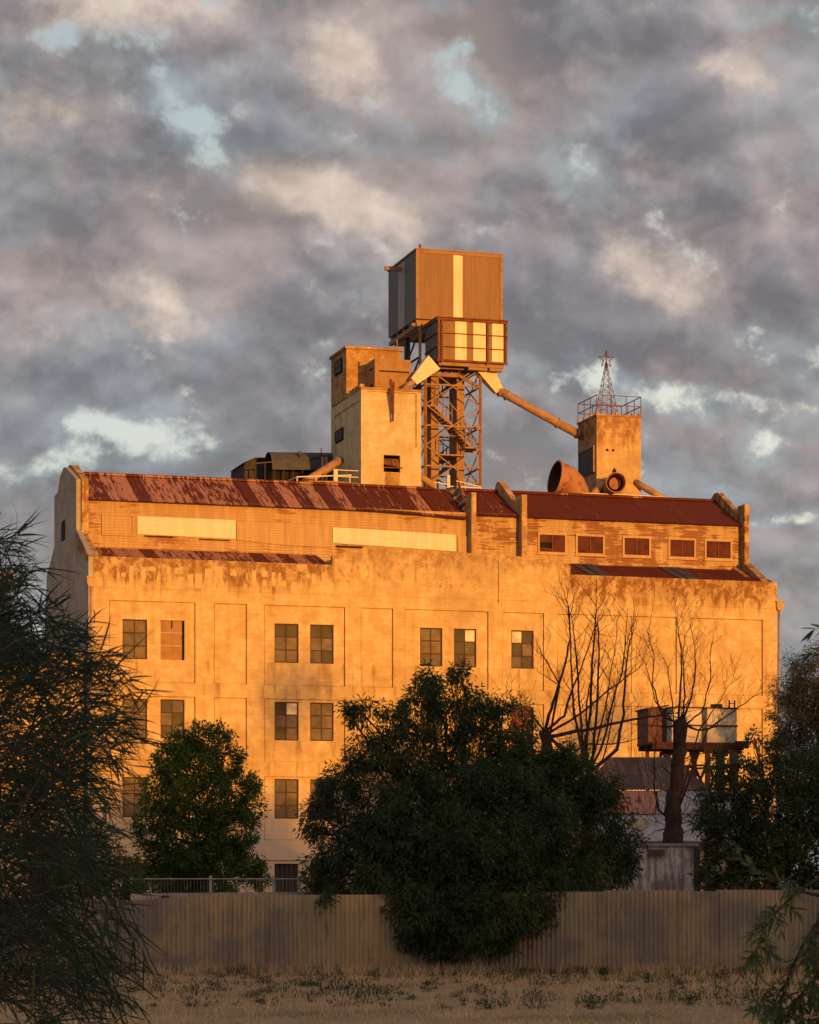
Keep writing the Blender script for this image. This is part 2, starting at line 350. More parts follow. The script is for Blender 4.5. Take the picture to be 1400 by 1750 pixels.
simple('shade_dark_wall', (.065,.055,.05), .9, col2=(.04,.035,.033))  # gallery end block: shade is painted into this dark base colour
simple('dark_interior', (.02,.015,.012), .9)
simple('timber', (.16,.10,.07), .85)
simple('board', (.38,.225,.095), .8, col2=(.31,.17,.07))
simple('red_board', (.32,.07,.035), .8)
simple('cowl_rust', (.40,.20,.115), .75, col2=(.22,.07,.035), scale=2.2, th=(.5,.7))
simple('tank_white', (.62,.56,.48), .6, col2=(.36,.20,.12), scale=2.2, th=(.62,.80))
simple('rail_metal', (.45,.30,.20), .6)
simple('mast_paint', (.17,.085,.07), .6)
def ribbed(name, base, ax=0, sc_=18.0):
    m, nt, b = newmat(name); P = objc(nt); s = node(nt, 'ShaderNodeSeparateXYZ', {0: P}).outputs
    wv = mth(nt, 'SINE', mth(nt, 'MULTIPLY', s[ax], 2*math.pi*sc_/3)); n = noise(nt, P, 1.0, 5, .6, (3, 3, .4)); fi = noise(nt, P, 12, 3)
    seam = sstep(nt, mth(nt, 'FRACT', mth(nt, 'DIVIDE', s[ax], .76)), .03, .0)
    c = mixc(nt, sstep(nt, n, .4, .65), base, tuple(x*.82 for x in base))
    c = mixc(nt, mth(nt, 'MULTIPLY', seam, .5), c, tuple(x*.4 for x in base))
    c = mixc(nt, mth(nt, 'MULTIPLY', fi, .2), c, tuple(x*.6 for x in base))
    setb(nt, b, Base_Color=c, Roughness=.5); b.inputs['Specular IOR Level'].default_value = .3
    bump(nt, b, wv, .45, .02); M[name] = m; return m
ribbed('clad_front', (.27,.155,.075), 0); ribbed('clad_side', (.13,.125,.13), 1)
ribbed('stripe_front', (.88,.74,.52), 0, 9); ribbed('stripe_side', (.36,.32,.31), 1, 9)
def glassmat(name, col, rough=.30, spec=.14):
    m, nt, b = newmat(name); P = objc(nt); n = noise(nt, P, 2.5, 4); n2 = noise(nt, P, 30, 3)
    c = mixc(nt, sstep(nt, n, .35, .7), col, tuple(x*.5 for x in col))
    setb(nt, b, Base_Color=c, Roughness=mth(nt, 'MULTIPLY_ADD', n2, .3, rough)); b.inputs['Specular IOR Level'].default_value = spec
    bump(nt, b, n, .15, .02); M[name] = m
glassmat('glass_a', (.15,.115,.095)); glassmat('glass_b', (.11,.092,.085)); glassmat('glass_c', (.17,.115,.08)); glassmat('glass_d', (.05,.043,.04))
glassmat('glass_white', (.80,.72,.58), .5)
GL = ['glass_a', 'glass_b', 'glass_c', 'glass_d', 'glass_white']
def ghost(name, col, lo, hi):
    m, nt, b = newmat(name); P = objc(nt)
    n = noise(nt, P, 1.0, 6, .7, (5, 5, 2.2)); n2 = noise(nt, P, 30, 4)
    setb(nt, b, Base_Color=col, Roughness=.9, Alpha=mth(nt, 'MULTIPLY', sstep(nt, mth(nt, 'MULTIPLY_ADD', n2, .25, n), lo, hi), .75))
    M[name] = m
ghost('ghost_light', (.70,.53,.27), .42, .66); ghost('ghost_dark', (.43,.27,.12), .56, 1.1)
def fencemat():
    m, nt, b = newmat('fence_sheet'); P = objc(nt); s = node(nt, 'ShaderNodeSeparateXYZ', {0: P}).outputs
    k = mth(nt, 'FLOOR', mth(nt, 'DIVIDE', s[0], .84)); wn = node(nt, 'ShaderNodeTexWhiteNoise', {'W': k}, noise_dimensions='1D').outputs['Value']
    n = noise(nt, P, .9, 5, .6); dr = noise(nt, P, 1, 5, .65, (7, 7, .9)); fi = noise(nt, P, 25, 4)
    a = mth(nt, 'ADD', mth(nt, 'MULTIPLY', wn, .22), n); a = mth(nt, 'MULTIPLY_ADD', dr, .3, a)
    c = mixc(nt, sstep(nt, a, .66, .86), (.37,.325,.215), (.225,.22,.205))
    c = mixc(nt, mth(nt, 'MULTIPLY', sstep(nt, dr, .5, .68), .4), c, (.20,.16,.12))
    c = mixc(nt, mth(nt, 'MULTIPLY', fi, .4), c, (.22,.18,.12))
    rs = noise(nt, P, 3.0, 6, .7, (1, 1, .5)); c = mixc(nt, mth(nt, 'MULTIPLY', sstep(nt, rs, .60, .68), .7), c, (.20, .10, .05))
    lap = sstep(nt, mth(nt, 'FRACT', mth(nt, 'DIVIDE', mth(nt, 'ADD', s[0], 20.0), .84)), .06, .0); c = mixc(nt, mth(nt, 'MULTIPLY', lap, .45), c, (.13, .10, .07))
    nl = mth(nt, 'MULTIPLY', sstep(nt, mth(nt, 'ABSOLUTE', mth(nt, 'SUBTRACT', s[2], 1.39)), .018, .008), sstep(nt, mth(nt, 'FRACT', mth(nt, 'DIVIDE', s[0], .21)), .12, .06)); c = mixc(nt, nl, c, (.10, .07, .05))
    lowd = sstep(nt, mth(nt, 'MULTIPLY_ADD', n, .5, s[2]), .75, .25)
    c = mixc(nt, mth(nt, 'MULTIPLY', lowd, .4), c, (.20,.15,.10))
    setb(nt, b, Base_Color=c, Roughness=.7); b.inputs['Specular IOR Level'].default_value = .2; M['fence_sheet'] = m
fencemat()
def leafmat(name, c1, c2, trans=.35, rough=.55):
    m = bpy.data.materials.new(name); m.use_nodes = True; nt = m.node_tree; nt.nodes.clear()
    r = node(nt, 'ShaderNodeNewGeometry').outputs['Random Per Island']
    n = noise(nt, objc(nt), 1.1, 3, .6); nb = noise(nt, objc(nt), .35, 2, .5)
    f = mth(nt, 'ADD', mth(nt, 'MULTIPLY', sstep(nt, n, .38, .62), .45), mth(nt, 'MULTIPLY', mth(nt, 'POWER', r, 1.7), .55))
    f = mth(nt, 'MULTIPLY_ADD', mth(nt, 'SUBTRACT', nb, .5), 1.2, f, clamp=True)
    c = mixc(nt, f, c1, c2)
    c = mixc(nt, mth(nt, 'MULTIPLY', mth(nt, 'GREATER_THAN', r, .975), .6), c, (min(1, c2[0]*2.2), min(1, c2[1]*1.6), c2[2]))
    b = node(nt, 'ShaderNodeBsdfPrincipled', {'Base Color': c, 'Roughness': rough}); b.inputs['Specular IOR Level'].default_value = .25
    t = node(nt, 'ShaderNodeBsdfTranslucent', {0: c})
    mx = node(nt, 'ShaderNodeMixShader', {0: trans, 1: b.outputs[0], 2: t.outputs[0]})
    node(nt, 'ShaderNodeOutputMaterial', {0: mx.outputs[0]}); M[name] = m
leafmat('pepper_leaf', (.030,.056,.026), (.078,.122,.052)); leafmat('bright_leaf', (.036,.078,.020), (.105,.18,.05), .4)
leafmat('wattle_leaf', (.012,.034,.020), (.036,.074,.040), .2); leafmat('feather_leaf', (.05,.06,.045), (.12,.13,.095))
leafmat('pepper_near', (.06,.09,.035), (.13,.17,.075), .35); leafmat('weed_leaf', (.05,.07,.03), (.12,.13,.06)); leafmat('dry_grass', (.46,.33,.20), (.72,.56,.38), .4, .8)
leafmat('green_grass', (.26,.24,.12), (.44,.37,.21), .4, .8); leafmat('dense_leaf', (.034,.056,.025), (.095,.13,.055))
simple('bark', (.10,.065,.05), .9, col2=(.055,.035,.03), scale=6)
simple('dead_bark', (.055,.034,.028), .9, col2=(.03,.018,.015), scale=9)
simple('twig_bark', (.075,.055,.035), .8, scale=20)
def groundmat():
    m, nt, b = newmat('dry_ground'); P = objc(nt)
    n = noise(nt, P, .33, 7, .65, (.6, 1.2, 1)); n2 = noise(nt, P, 2.5, 6, .7, (1, .5, 1)); n3 = noise(nt, P, 18, 4, .7)
    c = mixc(nt, sstep(nt, n, .4, .62), (.50,.39,.25), (.34,.30,.175))
    c = mixc(nt, mth(nt, 'MULTIPLY', sstep(nt, n2, .45, .65), .5), c, (.38,.29,.185))
    c = mixc(nt, mth(nt, 'MULTIPLY', n3, .35), c, (.28,.21,.13))
    setb(nt, b, Base_Color=c, Roughness=.95); bump(nt, b, mth(nt, 'ADD', n2, n3), .8, .08); M['dry_ground'] = m
groundmat()

# ------------------------------------------------------------------ ground
g = MB(); g.quad((-2500, -1500, 0), (2500, -1500, 0), (2500, 4000, 0), (-2500, 4000, 0))
tag(g.build('ground', M['dry_ground']), kind='structure')

# ------------------------------------------------------------------ window helper (frame mesh + child glass)
def window(parent, o, a, b, n, W_, H_, nx, ny, panes=None, org=None, frame='window_frame', name='window', fw=.05, skip=(), broken=()):
    """o lower-left corner, a right, b up, n outward unit vectors"""
    o, a, b, n = map(Vector, (o, a, b, n))
    f = MB(); gl = MB()
    def slab(mb, x0, x1, y0, y1, d0, d1, mi=0):
        c = [o+a*x+b*y+n*d for x in (x0, x1) for y in (y0, y1) for d in (d0, d1)]
        i = len(mb.v); mb.v += [tuple(p) for p in c]
        for k in ((0,1,3,2),(4,6,7,5),(0,4,5,1),(2,3,7,6),(0,2,6,4),(1,5,7,3)): mb.f.append(tuple(i+j for j in k)); mb.m.append(mi); mb.sm.append(False)
    slab(f, 0, W_, 0, fw, -.03, .03); slab(f, 0, W_, H_-fw, H_, -.03, .03)
    slab(f, 0, fw, fw, H_-fw, -.03, .03); slab(f, W_-fw, W_, fw, H_-fw, -.03, .03)
    for i in range(1, nx): slab(f, W_*i/nx-fw*.4, W_*i/nx+fw*.4, fw, H_-fw, -.022, .022)
    for j in range(1, ny):
        x = [fw]+[W_*i/nx+s_*fw*.4 for i in range(1, nx) for s_ in (-1, 1)]+[W_-fw]
        for i in range(0, len(x), 2): slab(f, x[i], x[i+1], H_*j/ny-fw*.45, H_*j/ny+fw*.45, -.022, .026)
    fo = f.build(name, M[frame], parent, org)
    for i in range(nx):
        for j in range(ny):
            if (i, j) in broken: continue
            mi = (panes or {}).get((i, j), random.choice([0, 0, 1, 1, 2, 3]))
            x0, x1, y0, y1 = W_*i/nx+.005, W_*(i+1)/nx-.005, H_*j/ny+.005, H_*(j+1)/ny-.005
            t = [random.uniform(-.006, .006) for _ in range(4)]
            gl.quad(o+a*x0+b*y0+n*t[0], o+a*x1+b*y0+n*t[1], o+a*x1+b*y1+n*t[2], o+a*x0+b*y1+n*t[3], mi)
    if gl.f:
        go = gl.build('glass', [M[k] for k in GL], fo, org)
    return fo

# ------------------------------------------------------------------ THE MILL
mill = thing('flour_mill', 'long four-storey concrete mill with rusty red iron roof, rows of small-paned windows and ghost lettering', 'building', frame_pos(0, 0), TH)
UL = pl(1328, 1000)[0]
cols = [(187,334),(366,422),(452,590),(617,672),(692,835),(859,930),(953,1157),(1180,1304)]
pcols = [(pl(a, 1100)[0], pl(b, 1100)[0]) for a, b in cols]
zr = lambda y: pl(470, y)[1]
prow = [(zr(1171), zr(1034)), (zr(1302), zr(1194)), (zr(1436), zr(1327)), (.0, zr(1470))]
wpx = [(210,252),(275,316),(470,511),(531,571),(719,757),(777,815),(875,913)]
wu = [(pl(a, 1100)[0], pl(b, 1100)[0]) for a, b in wpx]
wz = [(zr(1132), zr(1065)), (zr(1265), zr(1199)), (zr(1399), zr(1331)), (zr(1540), zr(1476))]
ZW = zr(1013)   # wall top / parapet foot
def wall_grid(m, us, zs, fn, deep=.34):
    nu, nz = len(us)-1, len(zs)-1
    D = [[fn((us[i]+us[i+1])/2, (zs[j]+zs[j+1])/2) for j in range(nz)] for i in range(nu)]
    def dd(i, j):
        if 0 <= i < nu and 0 <= j < nz: return D[i][j]
        return 0.0
    for i in range(nu):
        for j in range(nz):
            d = D[i][j]; u0, u1, z0, z1 = us[i], us[i+1], zs[j], zs[j+1]
            if d is not None: m.quad((u0, d, z0), (u1, d, z0), (u1, d, z1), (u0, d, z1))
            e = deep if d is None else d
            if i+1 < nu:
                h = dd(i+1, j); h = deep if h is None else h
                if h != e: m.quad((u1, e, z0), (u1, h, z0), (u1, h, z1), (u1, e, z1))
            if j+1 < nz:
                h = dd(i, j+1); h = deep if h is None else h
                if h != e: m.quad((u0, e, z1), (u1, e, z1), (u1, h, z1), (u0, h, z1))
def facade():
    us = {0.0, UL}; zs = {0.0, ZW}
    for a, b in pcols: us |= {a, b}
    for a, b in wu: us |= {a, b}
    for a, b in prow: zs |= {a, b}
    for a, b in wz: zs |= {max(0, a), b}
    ul = pl(1082, 1100)[0]; us |= {ul-.05, ul+.05}
    for a, b in pcols: us |= {a+.035, b-.03}
    for a, b in prow: zs |= {b-.03, a+.03}
    us, zs = sorted(us), sorted(zs)
    def fn(u, z):
        for k, (a, b) in enumerate(wu):
            if a < u < b:
                for r, (c, d) in enumerate(wz):
                    if c < z < d: return None
        for k, (a, b) in enumerate(pcols):
            if a < u < b:
                for r, (c, d) in enumerate(prow):
                    if c < z < d:
                        if abs(u-ul) < .05: return 0.02
                        if u < a+.035 or u > b-.03 or z > d-.03 or z < c+.03: return .125
                        return .075
        return 0.0
    m = MB(); wall_grid(m, us, zs, fn, .36)
    m.quad((0, 0, 0), (0, .36, 0), (0, .36, ZW), (0, 0, ZW)); m.quad((UL, 0, 0), (UL, .36, 0), (UL, .36, ZW), (UL, 0, ZW))
    m.build('wall', M['facade_concrete'], mill)
facade()
# parapet with its raised middle, a little proud of the wall, and a thin string course
par = MB()
prof = [(0, ZW), (0, ZT), (uL, ZT-.03), (uL, pl(569, 949)[1]), (pl(600, 941)[0], pl(600, 941)[1]), (pl(625, 936)[0], pl(625, 936)[1]), (pl(700, 939)[0], pl(700, 939)[1]),
        (pl(850, 948)[0], pl(850, 948)[1]), (pl(935, 955)[0], pl(935, 955)[1]), (pl(975, 966)[0], pl(975, 966)[1]), (uR+.02, pl(977, 982)[1]), (UL, pl(1328, 995)[1]), (UL, ZW)]
par.prism(prof, 1, -.025, .25)
par.build('parapet', M['facade_concrete'], mill)
cr = MB(); cu, cz0 = pl(852, 1030); cz1 = pl(852, 958)[1]
pts = [(cu+random.uniform(-.02, .02), -.028, cz0+(cz1-cz0)*k/6) for k in range(7)]
cr.tube(pts, .014, 4); cr.build('wall_crack', M['dark_interior'], mill)
# ghost lettering: pale strokes of old sign paint on the left, faded letters in the middle
gs = MB()
for (x0, x1, y0, y1) in [(200,204.5,978,1003),(207,215,979,986),(221,228,967,1003),(241,249,969,1001),(249,266,968,976),(268,274,982,1000),(285,292,969,1004),
        (299,312,970,981),(304,312,986,998),(320,330,982,1003),(333,345,980,1006),(350,362,972,1006),(366,380,968,1006),(393,404,972,984),(420,424,980,992),
        (430,437.5,974,1001),(447,458,976,986),(449,456,992,1001),(464,471,978,1001),(476,480,979,1002),(482,489,993,1003),(498,507,995,1002),(523,530,981,988),
        (532,539,981,999),(540,548,997,1000),(549,557,980,1000),(572,578,955,990)]:
    a, z1 = pl(x0, y0); b, z0 = pl(x1, y1)
    gs.box(a, b, -.031, -.0255, z0, z1)
gs.build('ghost_lettering', M['ghost_light'], mill)
def text_mesh(txt, u0, u1, z0, z1, v, mat, name):
    cu_ = bpy.data.curves.new('t', 'FONT'); cu_.body = txt; cu_.extrude = .003; cu_.offset = .03; cu_.space_character = 1.05
    to = bpy.data.objects.new('t', cu_); COL.objects.link(to)
    me = bpy.data.meshes.new_from_object(to.evaluated_get(bpy.context.evaluated_depsgraph_get()))
    bpy.data.objects.remove(to); co_ = np.empty(len(me.vertices)*3); me.vertices.foreach_get('co', co_); co_ = co_.reshape(-1, 3)
    mn, mx = co_.min(0), co_.max(0)
    nw = np.stack([u0+(co_[:, 0]-mn[0])/(mx[0]-mn[0])*(u1-u0), v+co_[:, 2], z0+(co_[:, 1]-mn[1])/(mx[1]-mn[1])*(z1-z0)], 1)
    me.vertices.foreach_set('co', nw.ravel()); me.materials.clear(); me.materials.append(mat); me.update()
    o = bpy.data.objects.new(name, me); COL.objects.link(o); o.parent = mill; return o
for tx, x0, x1, ya, yb in (('KIOSKY', 575, 700, 958, 996), ('FERDS', 708, 822, 961, 1003)):
    text_mesh(tx, pl(x0, 970)[0], pl(x1, 970)[0], pl(x0, yb)[1], pl(x0, ya)[1], -.029, M['ghost_dark'], 'ghost_lettering')
# windows
SP = {(0, 0): {(0,2): 2,(0,1): 1,(1,1): 1,(0,0): 1}, (2, 0): {(1,1): 2,(1,0): 2}, (5, 0): {(1,2): 4,(0,2): 3,(0,1): 3}, (6, 0): {(0,2): 4,(1,2): 3},
      (2, 1): {(1,2): 4,(0,2): 3,(0,1): 1,(1,1): 1}}
for r in range(3):
    for k, (a, b) in enumerate(wu):
        z0, z1 = wz[r]
        if (k, r) == (1, 0) or (k, r) == (6, 1):        # boarded openings
            m = MB(); mt = 'board' if r == 0 else 'red_board'
            m.box(a+.0, b-.1, .16, .19, z0, z1-.001); h = (z1-z0)
            m.box(a, b-.1, .12, .16, z0+h*.34, z0+h*.37, 2); m.box(a, b-.1, .12, .16, z0+h*.67, z0+h*.70, 2); m.box((a+b)/2-.04, (a+b)/2, .12, .16, z0+h*.8, z1-.001, 1)
            m.box(b-.1, b, .2, .23, z0, z1, 1)
            o = m.build('boarded_window', [M[mt], M['dark_interior'], M['plain_sheet']], mill)
            if r: o['label'] = 'window boarded with rust red sheet'
            else: o['label'] = 'window boarded with bare sheet and two battens'
            continue
        pn = SP.get((k, r))
        window(mill, (a, .17, z0), (1, 0, 0), (0, 0, 1), (0, -1, 0), b-a, z1-z0, 2, 3, pn)
for a, b in wu:                                          # dark openings of the ground floor
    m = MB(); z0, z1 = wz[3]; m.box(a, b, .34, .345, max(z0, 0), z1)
    for kk in range(5): m.box(a+(b-a)*(kk+.5)/5-.012, a+(b-a)*(kk+.5)/5+.012, .2, .345, 0, z1)
    m.build('doorway_grille', M['dark_steel'], mill)
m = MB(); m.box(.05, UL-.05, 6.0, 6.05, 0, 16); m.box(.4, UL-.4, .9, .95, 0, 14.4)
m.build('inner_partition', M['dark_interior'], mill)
# end walls: stepped gable profile (v, z)
A = lambda px, py: pu(px, py, 0)
vC = 3.1
prf = [(.0, 0), (.0, A(160, 950)[1]), A(139, 905), (A(139, 905)[0]+.02, A(136, 822)[1]), A(121, 799), A(117, 799), A(111, 815), A(107, 842), A(101, 849), A(101, 935), A(88, 985), (A(85, 1100)[0], 14.5), (A(85, 1100)[0], 0)]
VB = prf[-1][0]
ew = MB(); slit = pu(113, 893, 0), pu(120, 922, 0)
ew.prism(prf, 0, -.22, .0)
ew.box(-.225, -.221, slit[1][0], slit[0][0], slit[1][1], slit[0][1], 1)
ew.build('end_wall', [M['end_concrete'], M['dark_interior']], mill)
fw = MB()          # front returns of the end wall: coping band seen from the front
u_a, u_b = pl(139, 860, 2.9)[0], pl(148, 860, 2.9)[0]
zc = A(139, 905)[1]; ztop = A(136, 822)[1]
fw.prism([(prf[2][0]-.12, zc-.2), (prf[2][0]-.12, ztop), (prf[4][0]-.1, prf[4][1]+.1), (prf[5][0], prf[5][1]+.1), (prf[5][0], prf[5][1]-.35), (prf[3][0]+.35, ztop-.35), (prf[3][0]+.35, zc-.2)], 0, -.0, .30)
fw.prism([(-.05, prf[1][1]+.0), (prf[2][0]-.12, zc-.2), (prf[2][0]+.3, zc-.2), (prf[2][0]+.3, zc-.7), (.3, prf[1][1]-.2)], 0, -.24, .25)
fw.build('coping', M['facade_concrete'], mill)
rw = MB(); rw.box(0, UL, VB-.3, VB, 0, 14.5); rw.box(UL-.28, UL, .36, VB-.3, 0, 16.2); rw.box(0, UL, VB-3.2, VB-3, 14.5, 19)
rw.prism([(0.4, 16.0), (VB-.3, 14.5), (VB-.3, 14.3), (.4, 15.8)], 0, .1, UL-.3)
rw.build('rear_wall', M['end_concrete'], mill)
# clerestory: siding in three sections
ze = pl(147, 853, vC)[1]; zb = pl(165, 936, vC)[1]
print('eave', ze, pl(1268, 905, vC)[1], 'base', zb, 'parapet', ZT, ZM, 'L', UL, 'VB', VB, 'ridge', pl(140, 808, 6.1)[1], pl(1240, 866, 6.1)[1])
f1a, f1b = pl(806, 900, 2.6)[0], pl(814, 900, 2.6)[0]
f2a, f2b = pl(892, 900, 2.6)[0], pl(901, 900, 2.6)[0]
f3a, f3b = pl(1273, 900, 2.6)[0], pl(1281, 900, 2.6)[0]
zlow = zb-1.6
def side(u0, u1, z0, z1, v, mat, name='clerestory_cladding', amp=.018, pitch=.125, lab=None):
    m = MB(); m.corr((u0, v, z0), (u0, v, z1), (u1, v, z0), (u1, v, z1), pitch, amp, 5, 4, 0, .006)
    o = m.build(name, M[mat], mill)
    if lab: o['label'] = lab
    return o
side(.3, f1a+.1, zlow, ze+.1, vC, 'siding'); side(f1b-.05, f2a+.05, zlow, ze+.1, vC, 'rusty_siding')
# third section has five louvred windows: cut around them
lw = [(922,965,913,942),(987,1030,916,945),(1067,1109,919,948),(1145,1186,923,952),(1207,1248,925,953)]
LW = [(pl(a, c, vC)[0], pl(b, c, vC)[0], pl(a, d, vC)[1], pl(a, c, vC)[1]) for a, b, c, d in lw]
zl0 = sum(x[2] for x in LW)/5; zl1 = sum(x[3] for x in LW)/5
side(f2b-.05, f3a+.05, zlow, zl0, vC, 'rusty_siding'); side(f2b-.05, f3a+.05, zl1, ze+.1, vC, 'rusty_siding')
ed = [f2b-.05]+[x for w_ in LW for x in w_[:2]]+[f3a+.05]
for i in range(0, len(ed), 2): side(ed[i], ed[i+1], zl0, zl1, vC, 'rusty_siding')
for i, (a, b, _, _) in enumerate(LW):
    m = MB(); nl = 9
    for j in range(nl):
        z = zl0+(zl1-zl0)*j/nl; hh = (zl1-zl0)/nl
        u_end = b if not (i == 0 and 2 <= j <= 4) else b
        u_st = a if not (i == 0 and 2 <= j <= 4) else (a+b)/2
        m.quad((u_st, vC-.02, z), (u_end, vC-.02, z), (u_end, vC+.05, z+hh*1.15), (u_st, vC+.05, z+hh*1.15))
    m.box((a+b)/2-.02, (a+b)/2+.02, vC-.035, vC-.022, zl0, zl1)
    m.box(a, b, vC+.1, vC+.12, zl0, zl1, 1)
    lo = m.build('louvre_window', [M['louvre'], M['dark_interior']], mill)
    f = MB(); t = .09
    f.box(a-t, a, vC-.06, vC+.06, zl0-t, zl1+t); f.box(b, b+t, vC-.06, vC+.06, zl0-t, zl1+t)
    f.box(a, b, vC-.06, vC+.06, zl1, zl1+t); f.box(a-.14, b+.14, vC-.09, vC+.06, zl0-t-.05, zl0-t); f.box(a, b, vC-.06, vC+.06, zl0-t, zl0)
    f.build('frame', M['plain_sheet'], lo)
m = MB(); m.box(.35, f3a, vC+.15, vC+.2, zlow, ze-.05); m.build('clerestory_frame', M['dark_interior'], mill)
def panel(x0, x1, yt0, yb0, yt1, yb1, mat, v=vC-.05, lab=None, vert=False, tk=True):
    a, za = pl(x0, yt0, v); _, zb_ = pl(x0, yb0, v); b, zc_ = pl(x1, yt1, v); _, zd = pl(x1, yb1, v)
    m = MB()
    if vert: m.corr((a, v, zb_), (b, v, zd), (a, v, za), (b, v, zc_), .09, .012, 5, 2)
    else: m.corr((a, v, zb_), (a, v, za), (b, v, zd), (b, v, zc_), .10, .012, 5, 6, 0, .01)
    o = m.build('wall_sheet', M[mat], mill)
    if lab: o['label'] = lab
panel(235, 403, 882, 913, 889, 921, 'pale_sheet', lab='long pale cream iron sheet'); panel(569, 780, 901, 928, 914, 942.5, 'pale_sheet', lab='longest pale cream iron sheet')
panel(404.5, 487, 891, 923, 894, 932, 'plain_sheet'); panel(487.5, 568, 894, 932, 898, 936, 'plain_sheet'); panel(782, 803, 915, 946, 917, 948, 'plain_sheet', vert=True)
f = MB(); a, z1 = pl(176, 880, vC); b, z0 = pl(226, 914, vC)
for (p0, p1, r0, r1) in ((a-.06, a, z0-.06, z1+.06), (b, b+.06, z0-.06, z1+.06), (a, b, z1, z1+.06), (a, b, z0-.06, z0)): f.box(p0, p1, vC-.08, vC-.0, r0, r1)
f.build('blind_window_frame', M['plain_sheet'], mill); side(a, b, z0, z1, vC-.03, 'plain_sheet', 'wall_sheet')
m = MB()
for x0, x1, y, h in ((247, 296, 915, 1.3), (341, 393, 920.5, 1.3), (575, 620, 932.0, 2.6), (665, 712, 938.5, 1.6), (728, 775, 943.5, 1.6)):
    a, z = pl(x0, y, vC-.1); b, z2 = pl(x1, y+(x1-x0)*.045, vC-.1); t = h*.027
    m = MB(); m.prism([(a, z-t), (b, z2-t), (b, z2), (a, z)], 1, vC-.1, vC-.03); m.build('gap_strip', M['dark_interior'], mill)
# roofs
vR = 6.1; zr_l = pl(140, 809, vR)[1]
def roof(u0, u1, mat, z_e=ze+.06, z_r=zr_l, name='roof', sag=None):
    m = MB(); e0, e1 = vC-.3, vR
    s0 = sag or 0
    n = 12
    for k in range(n):
        a, b = u0+(u1-u0)*k/n, u0+(u1-u0)*(k+1)/n
        da = -s0*max(0, (k/n-.7)/.3)**1.5; db = -s0*max(0, ((k+1)/n-.7)/.3)**1.5
        m.corr((a, e0, z_e-.10+da), (b, e0, z_e-.10+db), (a, e1, z_r), (b, e1, z_r), .1, .014, 6, 3, 0)
    m.corr((u0, e1, z_r), (u1, e1, z_r), (u0, VB-3, 19.2), (u1, VB-3, 19.2), .1, .014, 6, 1)
    return m.build(name, M[mat], mill)
roof(.3, f1a-.1, 'rusty_roof', sag=.22); roof(f1a+.05, f2a-.02, 'dark_rusty_roof'); roof(f2b-.1, f3a+.02, 'dark_rusty_roof')
m = MB()
for a, b in ((.3, f1a-.8), (f1a+.3, f2a-.02), (f2b-.1, f3a)):
    m.prism([(vR-.22, zr_l-.06), (vR-.22, zr_l-.0), (vR, zr_l+.08), (vR+.22, zr_l), (vR+.22, zr_l-.06)], 0, a, b)
m.build('ridge_cap', M['rusty_roof'], mill)
# fire walls standing through the roof
def firewall(ua, ub, full=True):
    m = MB(); zt = ze+.95
    m.box(ua, ub, 2.6, vC+.35, zlow, zt)
    if full: m.prism([(vC+.35, ze-.2), (vC+.35, zt-.32), (vR-.3, zr_l+.42), (vR+.1, zr_l+.42), (vR+.3, zr_l+.2), (vR+.3, zr_l-1)], 0, ua-.05, ub-.02)
    m.prism([(2.6, 17.35), (2.6, 16.6), (1.9, 16.6), (1.9, 16.75)], 0, ua+.05, ub+.06)
    return m.build('fire_wall', M['facade_concrete'], mill)
firewall(f1a, f1b, False); firewall(f2a, f2b)
m = MB(); zt = ze+.95
m.box(f3a, f3b, 2.6, vC+.35, zlow, zt)
m.prism([(vC+.35, 14.5), (vC+.35, zt-.32), (vR-.3, zr_l+.36), (vR+.1, zr_l+.36), (VB-3, 20), (VB-3, 15)], 0, f3a-.05, f3b-.02)
us_ = UL-.3
m.prism([(.26, ZT-.1), (2.6, 17.55), (2.6, 15), (.26, 15)], 0, f3b-.3, f3b+.05)
m.prism([(.26, ZT-.25), (3.4, 17.5), (3.4, 15), (.26, 15)], 0, UL-.9, UL-.6)
m.build('fire_wall', M['facade_concrete'], mill)
# torn flashing where the first bay's roof has come away
m = MB(); a = q(779, 836, vR); b = q(805, 882, vC+.1)
for k in range(9):
    t0, t1 = k/9, (k+1)/9
    p0, p1 = a.lerp(b, t0), a.lerp(b, t1)
    w0, w1 = .42*(1-t0*.6)+random.uniform(-.08, .1), .42*(1-t1*.6)+random.uniform(-.08, .1)
    h0, h1 = .25+random.uniform(-.1, .1), .25+random.uniform(-.1, .1)
    m.quad(p0+Vector((-w0, 0, .02)), p0+Vector((0, 0, h0)), p1+Vector((0, 0, h1)), p1+Vector((-w1, 0, .02)), k % 2)
    m.quad(p0+Vector((0, 0, h0)), p0+Vector((w0*.8, 0, .05)), p1+Vector((w1*.8, 0, .05)), p1+Vector((0, 0, h1)), (k+1) % 2)
m.tube([a+Vector((.1, -.1, .3)), a.lerp(b, .5)+Vector((-.1, -.1, .35)), b+Vector((.05, -.1, .05))], .05, 5, True, 2)
m.build('torn_flashing', [M['dark_galv'], M['cowl_rust'], M['rust']], mill)
# lean-to roofs behind the parapet
def leanto(u0, u1, mat, greys=()):
    m = MB(); m.corr((u0, .27, ZT-.13), (u1, .27, ZT-.13), (u0, vC-.02, zb+.02), (u1, vC-.02, zb+.02), .1, .014, 6, 1)
    m.build('lean_to_roof', M[mat], mill)
    if greys:
        for x0, x1 in greys:
            m = MB(); m.corr((x0, .30, ZT-.095), (x1, .30, ZT-.095), (x0, vC-.02, zb+.055), (x1, vC-.02, zb+.055), .1, .014, 6, 1)
            m.build('roof_sheet', M['dark_galv'], mill)
uu = lambda x: pl(x, 975, 1.5)[0]
leanto(.3, uL+.1, 'rusty_roof'); leanto(uR-.2, f3b+.3, 'dark_rusty_roof', ((uu(996), uu(1012)), (uu(1014), uu(1032)), (uu(1146), uu(1160)), (uu(1162), uu(1184))))
